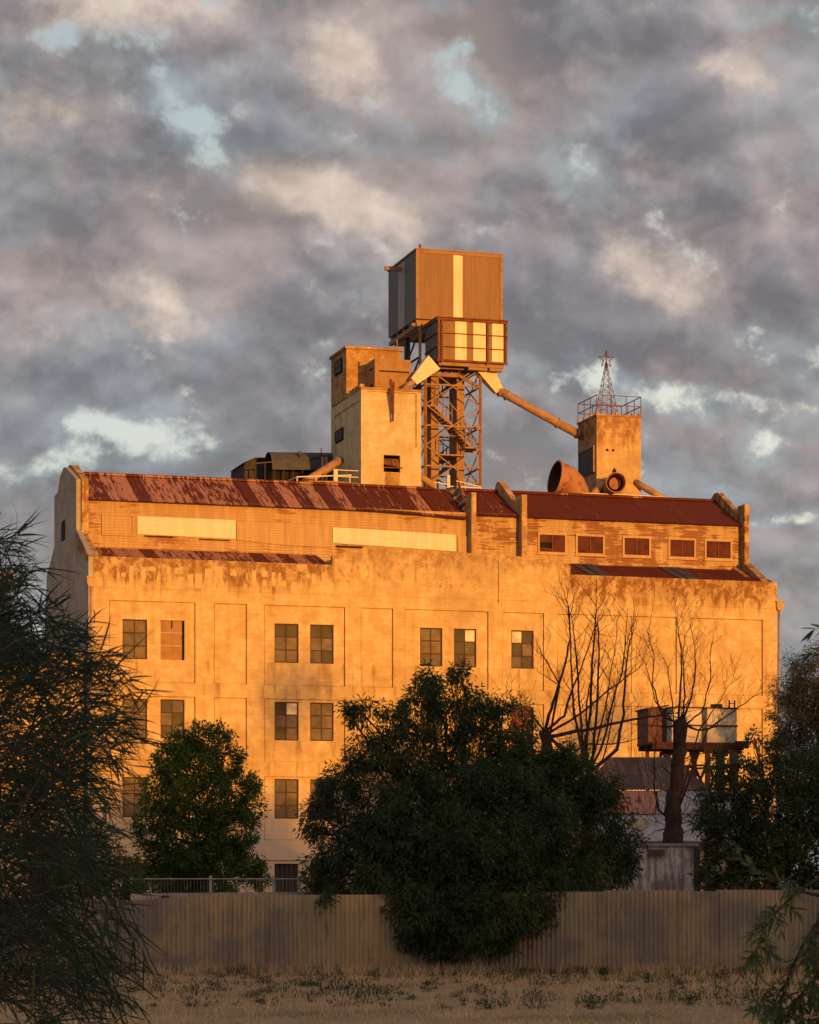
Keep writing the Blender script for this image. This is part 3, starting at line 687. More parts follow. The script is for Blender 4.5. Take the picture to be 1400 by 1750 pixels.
# downpipes with rain heads
for x, y0, sgn, lab in ((157, 996, -1, 1), (1331, 1037, 1, 2)):
    u0 = -.13 if sgn < 0 else UL+.12; z = pl(160 if sgn < 0 else 1328, y0)[1]
    m = MB(); m.tube([(u0, .02, .05), (u0, .02, z)], .055, 8); o = m.build('downpipe', M['pipe_paint'], mill)
    m = MB(); m.prism([(u0-.17, z+.22), (u0+.17, z+.22), (u0+.17, z), (u0+.1, z-.18), (u0-.1, z-.18), (u0-.17, z)], 1, -.12, .2); m.box(u0-.2, u0+.2, -.15, .23, z+.22, z+.27)
    m.build('rain_head', M['plain_sheet'], o)

# ------------------------------------------------------------------ silos under the towers
def silo(px, v, r, ztop, label, rail=None):
    u0 = pl(px, 830, v)[0]; T, org = fthing('concrete_silo', label, 'silo', (u0, v, 0), 'concrete silos behind the ridge')
    m = MB(); n = 40; ring = [(u0+r*math.cos(2*math.pi*k/n), v+r*math.sin(2*math.pi*k/n)) for k in range(n)]
    m.prism(ring, 2, 0, ztop-.1); m.sm = [False, False]+[True]*(len(m.f)-2)
    m.build('wall', M['silo_concrete'], T, org)
    m = MB(); ring = [(u0+(r+.12)*math.cos(2*math.pi*k/n), v+(r+.12)*math.sin(2*math.pi*k/n)) for k in range(n)]
    m.prism(ring, 2, ztop-.1, ztop); m.build('roof_slab', M['stained_concrete'], T, org)
    return T, org, u0
VS = 9.2; zs = pl(545, 822, VS-2.3)[1]; zs2 = pl(775, 836, VS-2.3)[1]
S1, so1, us1 = silo(548, VS, 2.35, zs, 'round concrete silo at the left foot of the lift tower, railing on its roof')
S2, so2, us2 = silo(776, VS+1.0, 3.3, zs2, 'wide round concrete silo carrying the steel tower, behind the mill ridge')
m = MB(); rr = .035; vf = 7.4
rp = [(493, 822), (508, 815), (571, 813), (601, 812)]
P_ = [q(x, y, v_) for (x, y), v_ in zip(rp, (8.6, vf, vf, vf))]
for a, b in zip(P_, P_[1:]): m.bar(a, b, .05)
for (x, y, v_) in ((493, 822, 8.6), (508, 815, vf), (540, 814, vf), (571, 813, vf), (598, 812, vf)):
    p = q(x, y, v_); m.bar((p.x, p.y, zs-.02), p, .05)
p = q(573, 802, vf); m.box(p.x-.08, p.x+.1, p.y-.08, p.y+.08, zs-.02, p.z)
for yy in (803, 814): m.bar(q(575, yy, vf), q(618, yy+2, vf), .035)
m.build('handrail', M['pale_paint'], S1, so1)
m = MB()
p0 = q(724, 826, 8.3); m.bar((p0.x, p0.y, zs2), p0, .04)
for a, b in (((724, 826), (745, 824)), ((745, 824), (768, 829)), ((766, 831), (822, 834)), ((780, 822), (822, 832))): m.bar(q(*a, 8.3), q(*b, 8.3), .045)
for x, y in ((745, 824), (768, 829), (795, 827), (822, 832)): p = q(x, y, 8.3); m.bar((p.x, p.y, zs2-.05), p, .04)
p = q(766, 812, 8.3); m.box(p.x-.06, p.x+.08, p.y-.06, p.y+.06, zs2-.05, p.z)
m.build('handrail', M['pale_paint'], S2, so2)

# ------------------------------------------------------------------ LEFT LIFT TOWER
v0 = 7.15; ua, ub = pl(619, 760, v0)[0], pl(720, 760, v0)[0]
vm = pu(592, 700, ua)[0]; vb = pu(566, 700, ua)[0]
z_low = pl(619, 665, v0)[1]; z_up = pu(592, 591, ua)[1]
T, org = fthing('lift_tower', 'stepped two-block concrete lift tower with sheet-iron cabin, left of the steel tower', 'tower', (ua, v0, 19.0))
oz = 19.0
def tz(y): return pl(650, y, v0)[1]
m = MB()
op = (pl(656, 790, v0)[0], pl(684, 790, v0)[0], tz(806), tz(777))
us = sorted({ua, ub, pl(629, 700, v0)[0], pl(712, 700, v0)[0], op[0], op[1]}); zz = sorted({oz, z_low, tz(669), tz(762), op[2], op[3]})
g2 = MB(); wall_grid(g2, us, zz, lambda u, z: None if op[0] < u < op[1] and op[2] < z < op[3] else (.09 if us[1] < u < us[-2] and tz(762) < z < tz(669) else 0.0), .3)
g2.v = [(a, b+v0, c) for a, b, c in g2.v]; m = g2
m.quad((ua, v0, oz), (ua, vb, oz), (ua, vb, z_low), (ua, v0, z_low)); m.quad((ub, v0, oz), (ub, vb, oz), (ub, vb, z_low), (ub, v0, z_low)); m.quad((ua, vb, oz), (ub, vb, oz), (ub, vb, z_low), (ua, vb, z_low))
# raised border on the shaded side
m.box(ua-.05, ua-.001, v0+.002, v0+.35, oz, z_low-.002); m.box(ua-.05, ua-.001, v0+.36, vm+2.3, z_low-.45, z_low-.002); m.box(ua-.05, ua-.001, vm+2.0, vm+2.3, oz, z_low-.46)
m.box(op[0]-.3, op[1]+.3, v0+.9, v0+.95, op[2]-.5, op[3]+.5, 1)
m.build('lower_block', [M['tower_concrete'], M['dark_interior']], T, org)
m = MB(); m.box(ua-.06, ub+.06, v0-.06, vm-.0, z_low, z_low+.10)
for k in range(4): m.box(ua+.02, ua+.25, v0+.5+k*.55, v0+.8+k*.55, z_low+.1, z_low+.34)
m.box(ua, ub, vm, vb, z_low, z_low+.05)
m.build('roof_slab', M['block_brick'], T, org)
u_r = pl(686, 640, vm)[0]
m = MB(); m.box(ua, u_r, vm, vb, z_low+.1, z_up-.12); m.build('upper_block', M['block_brick'], T, org)
m = MB(); m.box(ua-.08, u_r+.08, vm-.08, vb+.08, z_up-.12, z_up); m.bar((u_r-.1, vm+.3, z_up), (u_r-.13, vm+.3, z_up+.5), .04); m.build('upper_roof', M['block_brick'], T, org)
# sheet cabin
c0 = pl(641, 640, 8.4)[0]; c1 = u_r+.01; cz = pl(641, 612, 8.4)[1]
m = MB(); m.corr((c0, 8.4, z_low+.1), (c1, 8.4, z_low+.1), (c0, 8.4, cz), (c1, 8.4, cz), .25, .008, 6, 1); m.corr((c0, vm, z_low+.1), (c0, 8.4, z_low+.1), (c0, vm, cz), (c0, 8.4, cz), .25, .008, 6, 1)
m.box(c0, c1, 8.4, vm, cz-.02, cz); m.box(c0+.2, c1-.1, 8.37, 8.385, cz-.62, cz-.56, 1); m.box(c0-.02, c0+.05, 8.36, 8.42, z_low+.1, cz+.2)
m.quad((c1, 8.4, z_low+.1), (c1, vm, z_low+.1), (c1, vm, cz), (c1, 8.4, cz))
m.box(c0-.03, c0-.02, 8.7, 9.3, cz-.45, cz-.38, 1); m.box(c0-.03, c0-.02, 8.8, 9.1, z_low+.15, z_low+.6, 1)
m.build('sheet_cabin', [M['board'], M['dark_interior']], T, org)
for (x0, x1, ya, yb, nx, ny) in ((574, 585, 612, 642, 2, 2), (575, 587, 731, 757, 2, 3)):
    (va, za), (vb_, zb2) = pu(x1, ya+0, ua), pu(x0, yb, ua)
    lm = MB(); lm.box(ua-.03, ua-.01, va-.05, vb_+.05, zb2-.05, za+.05); lm.build('window_recess', M['dark_interior'], T, org)
    window(T, (ua-.06, vb_, zb2), (0, -1, 0), (0, 0, 1), (-1, 0, 0), vb_-va, za-zb2, nx, ny, {(0, 0): 3, (1, 1): 1}, org)
# broken shutter in the front opening
m = MB(); a, b, z0, z1 = op; zc_ = z0+(z1-z0)*.55
for k in range(4): m.quad((a+(b-a)*k/4+.01, v0-.12+.04*(k % 2), zc_-.12-.03*k), (a+(b-a)*(k+1)/4-.01, v0-.1, zc_-.12-.02*k), (a+(b-a)*(k+1)/4-.01, v0+.22, zc_+.22), (a+(b-a)*k/4+.01, v0+.22, zc_+.24))
m.box(a, b+.12, v0-.03, v0, zc_-.25, zc_-.20); m.build('broken_shutter', M['rust'], T, org)
m = MB(); a1, b1 = pl(658, 820, v0)[0], pl(684, 820, v0)[0]
m.prism([(a1+.05, z0-.02), (b1, z0-.02), (b1-.05, z0-.5), (b1+.03, z0-.85), (a1+.1, z0-.85), (a1-.02, z0-.4)], 1, v0-.012, v0-.003); m.build('render_patch', M['block_brick'], T, org)
m = MB()
for x0, x1, y0, y1, wd in ((668, 672, 648, 706, .1), (673, 671.5, 652, 720, .07)): m.bar(q(x0, y0, v0-.35), q(x1, y1, v0-.1), wd)
m.build('hanging_rod', M['rust'], T, org)

# ------------------------------------------------------------------ pipes and chutes (each a thing)
def pipe_thing(name, label, cat, pts, r, mat='pipe_paint', collars=(), elbow=None):
    o = pts[0]; T = thing(name, label, cat, frame_pos(o[0], o[1], o[2]), TH)
    m = MB(); m.tube(pts, r, 14); m.build('pipe', M[mat], T, tuple(o))
    for c in collars:
        a, b = Vector(pts[0]), Vector(pts[-1]); d = (b-a).normalized(); p = a.lerp(b, c)
        m = MB(); m.tube([p-d*.05, p+d*.05], r*1.18, 14, True, 0, False); m.build('collar', M[mat], T, tuple(o))
    return T
pipe_thing('dust_pipe', 'fat sloping pipe from the left side of the lift tower to the silo roof', 'pipe', [q(583, 786, 9.4), q(556, 803, 8.9), q(522, 824, 8.3)], .2, collars=(.1,))
pipe_thing('dust_pipe', 'short pipe leaving the right foot of the lift tower towards the steel tower', 'pipe', [q(716, 812, 7.9), q(738, 828, 7.9)], .17)
# ------------------------------------------------------------------ STEEL TOWER
vF, vBk = 8.6, 11.7
uLg, uRg = pl(727, 730, vF)[0], pl(821, 730, vF)[0]
T, org = fthing('steel_tower', 'tall steel lattice tower carrying a brown clad headhouse with pale stripes', 'tower', ((uLg+uRg)/2, vF, zs2))
yz = lambda y: pl(760, y, vF)[1]
nodes = [yz(832), yz(797), yz(762), yz(728), yz(692), yz(658), yz(628)]
m = MB(); cor = [(uLg, vF), (uRg, vF), (uRg, vBk), (uLg, vBk)]
for (a, b) in cor: m.bar((a, b, zs2), (a, b, yz(625)), .115)
for s_ in range(4):
    a, b = Vector((*cor[s_], 0)), Vector((*cor[(s_+1) % 4], 0))
    for k in (0, 2, 4):
        z0, zm, z1 = nodes[k], nodes[k+1], nodes[min(k+2, 6)]
        A_ = lambda p, z: Vector((p.x, p.y, z))
        m.bar(A_(a, z0), A_(b, z1), .05); m.bar(A_(b, z0), A_(a, z1), .05)
        m.bar(A_(a, zm), A_(b, zm), .075)
    m.bar(Vector((a.x, a.y, nodes[6])), Vector((b.x, b.y, nodes[6])), .14)
m.build('lattice_frame', M['steel_paint'], T, org)
# truss above the lift tower roof on the left back
m = MB()
xl = pl(694, 640, vBk)[0]
zt_ = pl(694, 577, vBk)[1]; zb_t = pl(694, 668, vBk)[1]
m.bar((xl, vBk, zb_t-1.5), (xl, vBk, zt_), .13); m.bar((xl, vBk-2.4, zb_t-1.5), (xl, vBk-2.4, zt_), .1)
for k in range(3):
    za, zc2 = zb_t-1.5+(zt_-zb_t+1.5)*k/3, zb_t-1.5+(zt_-zb_t+1.5)*(k+1)/3
    m.bar((xl, vBk, za), (uLg, vBk, zc2), .08); m.bar((uLg, vBk, za), (xl, vBk, zc2), .08); m.bar((xl, vBk, za), (xl, vBk-2.4, zc2), .07); m.bar((xl, vBk, zc2), (uLg, vBk, zc2), .09)
    m.bar((xl, vBk, zc2), (xl, vBk-2.4, zc2), .08)
m.bar((uLg+.1, vBk, nodes[4]), (uLg+.1, vBk, zt_), .09)
m.build('rear_truss', M['dark_steel'], T, org)
for x0, x1, nm in ((737, 750, 1), (781, 793.5, 2)):
    a, b = pl(x0, 730, 9.3)[0], pl(x1, 730, 9.3)[0]; m = MB(); m.box(a, b, 9.3, 10.55, zs2, yz(638))
    m.build('column', M['steel_paint'], T, org)
m = MB()
ca, cb = pl(733, 640, 9.2)[0], pl(795, 640, 9.2)[0]
m.box(ca, cb, 9.1, 10.8, yz(640), yz(634))
for x0, y0, x1, y1 in ((737, 641, 748, 630), (793, 643, 784, 630), (760, 636, 800, 622), (745, 636, 735, 620), (790, 640, 818, 626), (775, 636, 822, 664)): m.bar(q(x0, y0, 9.2), q(x1, y1, 8.8), .14)
m.build('bearing_beam', M['steel_paint'], T, org)
def stair(name, x0, y0, x1, y1, v, wv=.9, steps=14):
    a, b = q(x0, y0, v), q(x1, y1, v); m = MB(); d = b-a
    for dv in (0, wv):
        for s_ in range(1): m.prism([(a.x, a.z-.08), (b.x, b.z-.08), (b.x, b.z+.09), (a.x, a.z+.09)], 1, v+dv-.03, v+dv+.03)
        m.bar(a+Vector((0, dv, .95)), b+Vector((0, dv, .95)), .04)
        for k in range(5): p = a.lerp(b, k/4)+Vector((0, dv, 0)); m.bar(p, p+Vector((0, 0, .95)), .035)
    for k in range(steps): p = a.lerp(b, (k+.5)/steps); m.box(p.x-.13, p.x+.13, v+.03, v+wv-.03, p.z-.02, p.z+.02)
    return m.build('stair', M['steel_paint'], T, org)
stair('stair', 742, 692, 803, 762, 8.75); stair('stair', 750, 676, 776, 656, 11.0, .7, 8); stair('stair', 750, 812, 777, 790, 11.0, .7, 8)
m = MB()
for x0, x1, y, v_ in ((728, 744, 692, 8.7), (795, 820, 764, 8.7), (750, 793, 776, 9.0), (748, 768, 648, 10.8), (748, 770, 784, 10.8)):
    m = MB(); a, b = q(x0, y, v_), q(x1, y, v_); m.box(a.x, b.x, v_, v_+1.2, a.z-.05, a.z+.02)
    for dv in (0, 1.2): m.bar((a.x, v_+dv, a.z+.9), (b.x, v_+dv, a.z+.9), .035); m.bar((b.x, v_+dv, a.z), (b.x, v_+dv, a.z+.9), .035); m.bar((a.x, v_+dv, a.z), (a.x, v_+dv, a.z+.9), .035)
    m.build('landing', M['steel_paint'], T, org)
m = MB(); p = q(816, 731, 8.5); m.tube([p, p+Vector((0, -.12, 0))], .12, 10); m.bar(p, (uRg, vF, p.z), .04); m.build('floodlight', M['steel_paint'], T, org)
m = MB(); p0, p1 = q(815, 640, 8.5), q(815, 830, 8.5); m.tube([(p0.x, 8.5, p0.z), (p0.x, 8.5, zs2)], .02, 5); m.build('conduit', M['rail_metal'], T, org)
# headhouse
vH = 9.9; hu0, hu1 = pl(712, 480, vH)[0], pl(858, 480, vH)[0]; hz0, hz1 = pl(712, 544, vH)[1], pl(712, 426, vH)[1]
vHb = pu(664, 500, hu0)[0]
s0, s1 = pl(775, 480, vH)[0], pl(790.5, 480, vH)[0]
HS = TH
m = MB(); m.box(hu0, hu1, vH, vHb, hz0, hz1)
hb = m.build('headhouse', [M['clad_front'], M['clad_side']], T, org)
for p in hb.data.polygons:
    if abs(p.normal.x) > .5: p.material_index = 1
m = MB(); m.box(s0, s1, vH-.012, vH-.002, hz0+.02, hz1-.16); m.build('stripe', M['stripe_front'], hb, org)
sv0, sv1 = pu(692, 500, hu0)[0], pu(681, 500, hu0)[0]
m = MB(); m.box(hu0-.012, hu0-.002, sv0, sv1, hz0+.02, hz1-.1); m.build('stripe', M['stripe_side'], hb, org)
m = MB(); t = .1
m.box(hu0-.06, hu1+.06, vH-.06, vHb+.06, hz1, hz1+.06); m.box(hu0-.03, hu0+t, vH-.03, vH-.003, hz0, hz1); m.box(hu1-t, hu1+.03, vH-.03, vH-.003, hz0, hz1); m.box(hu0+t, hu1-t, vH-.03, vH-.003, hz1-.14, hz1)
m.build('edge_trim', M['steel_paint'], hb, org)
m = MB(); 
for k in range(5): vv = vH+.3+(vHb-vH-.6)*k/4; m.box(hu0+.05, hu1-.05, vv-.08, vv+.08, hz0-.2, hz0-.001)
m.box(hu0+.02, hu0+.2, vH, vHb, hz0-.38, hz0-.2); m.box(pl(722, 560, vH)[0], pl(740, 560, vH)[0], vH, vHb, hz0-.38, hz0-.2)
for (x0, x1, y) in ((703, 724, 555), (672, 687, 576.5)):
    vv = vH+.25 if x0 > 690 else vHb-.5; a, b = q(x0, y, vv), q(x1, y, vv); m.box(a.x, b.x, vv-.1, vv+.1, a.z-.28 if 0 else a.z-.08, a.z+.08)
m.build('floor_beam', M['steel_paint'], T, org)
m = MB(); vv = pu(686, 460, hu0)[0]; a, b = q(658, 457.5, vv), q(686, 460, vv); m.box(a.x, b.x+.3, vv-.08, vv+.08, b.z-.09, b.z+.09); m.build('hoist_beam', M['steel_paint'], T, org)
m = MB(); p = q(718, 425, vH+.4); bz = hz1+.06; m.tube([(p.x, p.y, bz), (p.x, p.y, bz+.08), (p.x, p.y, bz+.1), (p.x, p.y, bz+.26), (p.x, p.y, bz+.3)], [.13, .13, .06, .07, .02], 8); m.build('beacon', M['red_board'], T, org)
# lower gallery box
vG = 8.0; gu0, gu1 = pl(748, 580, vG)[0], pl(865, 580, vG)[0]; gz0, gz1 = pl(748, 615, vG)[1], pl(748, 545, vG)[1]
vGb = pu(727, 580, gu0)[0]
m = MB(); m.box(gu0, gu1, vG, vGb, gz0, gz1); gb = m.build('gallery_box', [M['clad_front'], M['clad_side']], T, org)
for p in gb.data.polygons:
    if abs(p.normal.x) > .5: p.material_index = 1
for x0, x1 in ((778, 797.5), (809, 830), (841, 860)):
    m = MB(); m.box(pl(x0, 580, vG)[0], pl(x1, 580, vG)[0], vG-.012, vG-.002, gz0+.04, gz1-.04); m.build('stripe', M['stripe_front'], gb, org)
m = MB(); h = gz1-gz0
for k, t in ((0, .09), (1, .035), (2, .035), (3, .11)): z = gz0+h*k/3; m.box(gu0-.06, gu1+.06, vG-.09, vG-.02, z-t/2, z+t/2); m.box(gu0-.07, gu0-.01, vG-.02, vGb, z-t/2, z+t/2)
for x in (749, 755, 833, 864.3): u = pl(x, 580, vG)[0]; m.box(u-.045, u+.045, vG-.12, vG-.091, gz0-.1, gz1+.05)
m.box(gu0-.08, gu1+.08, vG-.14, vGb, gz1+.06, gz1+.11)
m.build('rail_frame', M['rust'], gb, org)
m = MB()
for k in range(4): vv = vG+.15+k*.5; m.box(gu0+.1, gu1-.1, vv-.07, vv+.07, gz0-.22, gz0-.05)
for x0, x1, y in ((800, 832, 622.5), (836, 858, 627)): a, b = pl(x0, y, vG+.2), pl(x1, y, vG+.2); m.box(a[0], b[0], vG+.1, vG+.4, gz0-.36, gz0-.23)
m.build('floor_beam', M['steel_paint'], T, org)
# chutes from the gallery
def chute(label, fa, fb, w0, w1, pipe, r, cn):
    a, b = fa, fb; T2 = thing('grain_chute', label, 'chute', frame_pos(a.x, a.y, a.z), TH, 'grain chutes under the headhouse'); o = tuple(a)
    d = (b-a).normalized(); s_ = Vector((0, 1, 0)); n = d.cross(s_).normalized(); s2 = n.cross(d)
    m = MB(); i = len(m.v)
    for p, wd in ((a, w0), (b, w1)):
        for e, f_ in ((-1, -1), (1, -1), (1, 1), (-1, 1)): m.v.append(tuple(p+n*e*wd+s2*f_*wd*.8))
    for k in range(4): m.f.append((k, (k+1) % 4, 4+(k+1) % 4, 4+k)); m.m.append(0); m.sm.append(False)
    m.f += [(3, 2, 1, 0), (4, 5, 6, 7)]; m.m += [0, 0]; m.sm += [False]*2
    m.build('hopper', M['pale_paint'], T2, o)
    m = MB(); m.tube([b-d*.05]+[Vector(p) for p in pipe], r, 14); m.build('pipe', M['pipe_paint'], T2, o)
    for t in cn:
        pp = [b]+[Vector(p) for p in pipe]; e0, e1 = pp[-2], pp[-1]; dd = (e1-e0).normalized(); p = e0.lerp(e1, t); m = MB(); m.tube([p-dd*.04, p+dd*.04], r*1.22, 14, True, 0, False); m.build('collar', M['pipe_paint'], T2, o)
vr_in = pu(996, 748, pl(1020, 780, 7.3)[0])[0]
chute('long chute sloping right from the gallery box down to the small right-hand tower', q(824, 628, 8.7), q(852, 668, 8.8), .40, .22, [q(996.5, 746.5, vr_in)], .205, (.02, .1, .70, .93))
chute('short pale hopper chute dropping left from the gallery box onto the lift tower roof', q(738, 622, 8.2), q(706, 653, 8.0), .42, .20, [q(697, 660, 7.9), q(690, 668, 7.8)], .15, (.1,))

# ------------------------------------------------------------------ RIGHT CONCRETE TOWER
v0 = 7.3; ra, rb = pl(1020, 780, v0)[0], pl(1095.5, 780, v0)[0]; rvb = pu(988, 780, ra)[0]; rz = pl(1020, 710, v0)[1]
T, org = fthing('concrete_tower', 'small square concrete tower with star mast, right of the steel tower', 'tower', (ra, v0, 19.0))
m = MB(); m.box(ra, rb, v0, rvb, 19, rz); m.build('wall', M['stained_concrete'], T, org)
m = MB(); m.box(ra-.05, rb+.05, v0-.05, rvb+.05, rz, rz+.07)
for x, y_ in [(ra+.05, v0+.05), ((ra+rb)/2-.1, v0+.05), (rb-.4, v0+.05), (rb-.05, v0+.05), (ra+.05, v0+.9), (ra+.05, v0+1.8), (ra+.05, rvb-.05)]: m.box(x-.07, x+.07, y_-.07, y_+.07, rz+.07, rz+.2)
m.build('roof_slab', M['block_brick'], T, org)
m = MB(); hh = .92
c4 = [(ra, v0), (rb, v0), (rb, rvb), (ra, rvb)]
for k in range(4):
    a, b = c4[k], c4[(k+1) % 4]
    for f_ in (.5, 1): m.bar((*a, rz+.07+hh*f_), (*b, rz+.07+hh*f_), .035)
    for t in (0, 1/3, 2/3): m.bar((a[0]+(b[0]-a[0])*t, a[1]+(b[1]-a[1])*t, rz+.07), (a[0]+(b[0]-a[0])*t, a[1]+(b[1]-a[1])*t, rz+.07+hh), .03)
m.build('handrail', M['mast_paint'], T, org)
(va, za), (vb_, zb2) = pu(1017, 764, ra), pu(993, 817, ra)
m = MB(); m.box(ra-.09, ra-.06, va, vb_, zb2, za); m.build('hatch_panel', M['dark_galv'], T, org)
m = MB(); m.box(ra-.11, ra, va-.07, va, zb2, za); m.box(ra-.11, ra, vb_, vb_+.07, zb2, za); m.box(ra-.12, ra, va-.07, vb_+.07, za, za+.08); m.build('hatch_frame', M['steel_paint'], T, org)
m = MB()
for x, y in ((1038, 769), (1048, 769.5)): p = q(x, y, v0); m.tube([(p.x, v0-.01, p.z), (p.x, v0+.05, p.z)], .07, 8)
p = q(1050, 799, v0); m.prism([(p.x-.14, p.z-.6), (p.x-.1, p.z-.15), (p.x, p.z), (p.x+.1, p.z-.12), (p.x+.14, p.z-.6)], 1, v0-.01, v0-.004)
m.build('wall_hole', M['dark_interior'], T, org)
# star mast
mu, mv = (ra+rb)/2-.15, (v0+rvb)/2
T2, o2 = fthing('star_mast', 'slender red lattice mast topped with a wire star on the right-hand tower', 'mast', (mu, mv, rz+.07))
zt_ = pl(1041, 603, mv)[1]; m = MB(); hb_ = .48
for sx in (-1, 1):
    for sy in (-1, 1): m.bar((mu+sx*hb_, mv+sy*hb_, rz+.07), (mu+sx*.03, mv+sy*.03, zt_-.5), .018)
n = 9
for k in range(n):
    f0, f1_ = 1-(k/n)**.9, 1-((k+1)/n)**.9; z0, z1 = rz+.07+(zt_-.5-rz)*(k/n)**.9, rz+.07+(zt_-.5-rz)*((k+1)/n)**.9
    h0, h1 = max(.03, hb_*f0), max(.03, hb_*f1_)
    for s_ in range(4):
        cs = [(-1, -1), (1, -1), (1, 1), (-1, 1)]; a, b = cs[s_], cs[(s_+1) % 4]
        m.bar((mu+a[0]*h0, mv+a[1]*h0, z0), (mu+b[0]*h1, mv+b[1]*h1, z1), .012); m.bar((mu+b[0]*h0, mv+b[1]*h0, z0), (mu+a[0]*h1, mv+a[1]*h1, z1), .012)
        if k > 0: m.bar((mu+a[0]*h0, mv+a[1]*h0, z0), (mu+b[0]*h0, mv+b[1]*h0, z0), .012)
m.bar((mu, mv, zt_-.9), (mu, mv, zt_+.1), .035)
m.build('lattice', M['mast_paint'], T2, o2)
m = MB(); sp = []
for k in range(10): an = math.pi/2+k*math.pi/5; r_ = .40 if k % 2 == 0 else .16; sp.append(Vector((mu+r_*math.cos(an), mv, zt_-.33+r_*math.sin(an))))
for off in (-.06, .06):
    for k in range(10): m.bar(sp[k]+Vector((0, off, 0)), sp[(k+1) % 10]+Vector((0, off, 0)), .02)
for p in sp: m.bar(p+Vector((0, -.06, 0)), p+Vector((0, .06, 0)), .02)
m.build('star', M['mast_paint'], T2, o2)
# pipes of the right tower
pipe_thing('dust_pipe', 'short pale pipe sloping down left from the foot of the small right tower', 'pipe', [q(1036, 822, 7.25), q(1008, 852, 6.6)], .19, collars=(.12,))
pipe_thing('dust_pipe', 'pipe sloping down right from the foot of the small right tower', 'pipe', [q(1086, 824, 7.32), q(1112, 839, 6.9), q(1144, 858, 6.5)], .165)
# cowls
def cowl(label, spine, radii, seg=22, inner=True):
    o = spine[0]; T2 = thing('ventilator_cowl', label, 'ventilator', frame_pos(*o), TH, 'cowls on the mill roof')
    m = MB(); m.tube(spine, radii, seg, False); m.build('body', M['cowl_rust'], T2, tuple(o))
    a, b = Vector(spine[-1]), Vector(spine[-2]); d = (a-b).normalized()
    m = MB(); m.tube([a-d*.5, a-d*.25, a+d*.004], [radii[-1]*.86, radii[-1]*.95, radii[-1]*.97], seg, False)
    sp2 = a-d*.5; m.tube([sp2-d*.02, sp2], radii[-1]*.62, seg, True)
    m.build('throat', M['dark_rust'] if inner else M['cowl_rust'], T2, tuple(o))
    m = MB(); m.tube([a-d*.03, a+d*.03], radii[-1]*1.05, seg, False); m.tube([a+d*.03, a+d*.031], [radii[-1]*1.05, radii[-1]*.96], seg, False); m.build('rim', M['cowl_rust'], T2, tuple(o))
b0 = q(986, 862, 7.2)
cowl('big rusty cowl with dark mouth turned left, left of the small concrete tower', [b0, b0+Vector((0, 0, .35)), q(985, 843, 7.2), q(979, 831, 7.2), q(969, 822, 7.19), q(949, 817, 7.16)], [.66, .64, .62, .66, .74, .82], 24)
b0 = q(1046, 866, 6.9)
cowl('smaller rusty cowl with round mouth facing the front, before the small concrete tower', [b0, b0+Vector((0, 0, .5)), q(1046, 838, 6.8), q(1048, 829, 6.55), q(1052, 825.5, 6.2), q(1053, 824.5, 5.9)], [.50, .48, .45, .43, .44, .46], 24, False)
# ridge rail on the right roof
T2 = thing('roof_rail', 'thin bent pale handrail along the ridge right of the small tower', 'railing', frame_pos(*q(997, 850, 6.4)), TH); o = tuple(q(997, 850, 6.4))
m = MB(); pr = [q(997, 843, 6.4), q(1060, 845, 6.4), q(1130, 849, 6.4), q(1172, 852, 6.4)]
for a, b in zip(pr, pr[1:]): m.bar(a, b, .04)
for p in pr: m.bar(p, (p.x, p.y, zr_l-.02), .05)
m.bar(pr[-1], q(1152, 860, 7.4), .04); m.build('rail', M['pale_paint'], T2, o)
# left gallery on the silos behind the ridge, its shade put into dark colours
vg = 14.0; T2, o = fthing('conveyor_gallery', 'low dark curved-roof gallery behind the ridge, left of the lift tower', 'building', (*[pl(420, 830, vg)[0]], vg, 0))
a0, a1 = pl(450, 800, vg)[0], pl(566, 800, vg)[0]
m = MB(); zq = lambda y: pl(470, y, vg)[1]
ul0 = pl(418, 800, vg)[0]; ul1 = pl(466, 800, vg)[0]
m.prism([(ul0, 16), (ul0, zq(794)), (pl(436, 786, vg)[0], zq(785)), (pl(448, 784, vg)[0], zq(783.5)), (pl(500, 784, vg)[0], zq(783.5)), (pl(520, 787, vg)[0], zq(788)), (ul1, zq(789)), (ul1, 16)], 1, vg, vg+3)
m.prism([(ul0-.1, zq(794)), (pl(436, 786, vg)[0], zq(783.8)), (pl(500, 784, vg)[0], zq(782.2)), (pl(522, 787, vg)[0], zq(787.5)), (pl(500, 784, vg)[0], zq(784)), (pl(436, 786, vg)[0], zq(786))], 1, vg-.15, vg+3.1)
m.build('end_block', M['shade_dark_wall'], T2, o)
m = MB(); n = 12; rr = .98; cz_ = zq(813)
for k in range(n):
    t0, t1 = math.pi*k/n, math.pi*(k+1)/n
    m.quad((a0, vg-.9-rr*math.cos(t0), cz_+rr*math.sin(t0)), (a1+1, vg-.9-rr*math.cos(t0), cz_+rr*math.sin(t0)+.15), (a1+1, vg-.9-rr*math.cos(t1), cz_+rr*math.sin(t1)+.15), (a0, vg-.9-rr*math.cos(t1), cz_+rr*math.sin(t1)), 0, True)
m.build('curved_roof', M['dark_galv'], T2, o)  # dark sheet colour stands in for shade on this roof
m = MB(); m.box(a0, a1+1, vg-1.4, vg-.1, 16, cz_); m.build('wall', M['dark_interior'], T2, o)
m = MB()
for k in range(9): x = 437+k*16; p0, p1 = q(x, 812, vg-1.75), q(x, 792-k*1.4, vg-1.75); m.bar((p0.x, p0.y, 20.0), p1, .045)
m.bar(q(437, 792, vg-1.75), q(565, 780, vg-1.75), .05); m.bar(q(512, 783, vg-1.7), q(512, 772, vg-1.7), .035); p = q(512, 773, vg-1.7); m.box(p.x-.06, p.x+.06, p.y-.06, p.y+.06, p.z-.12, p.z+.05)
m.bar(q(549, 782, vg-1.7), q(549, 766, vg-1.7), .03)
m.build('handrail', M['dark_steel'], T2, o)
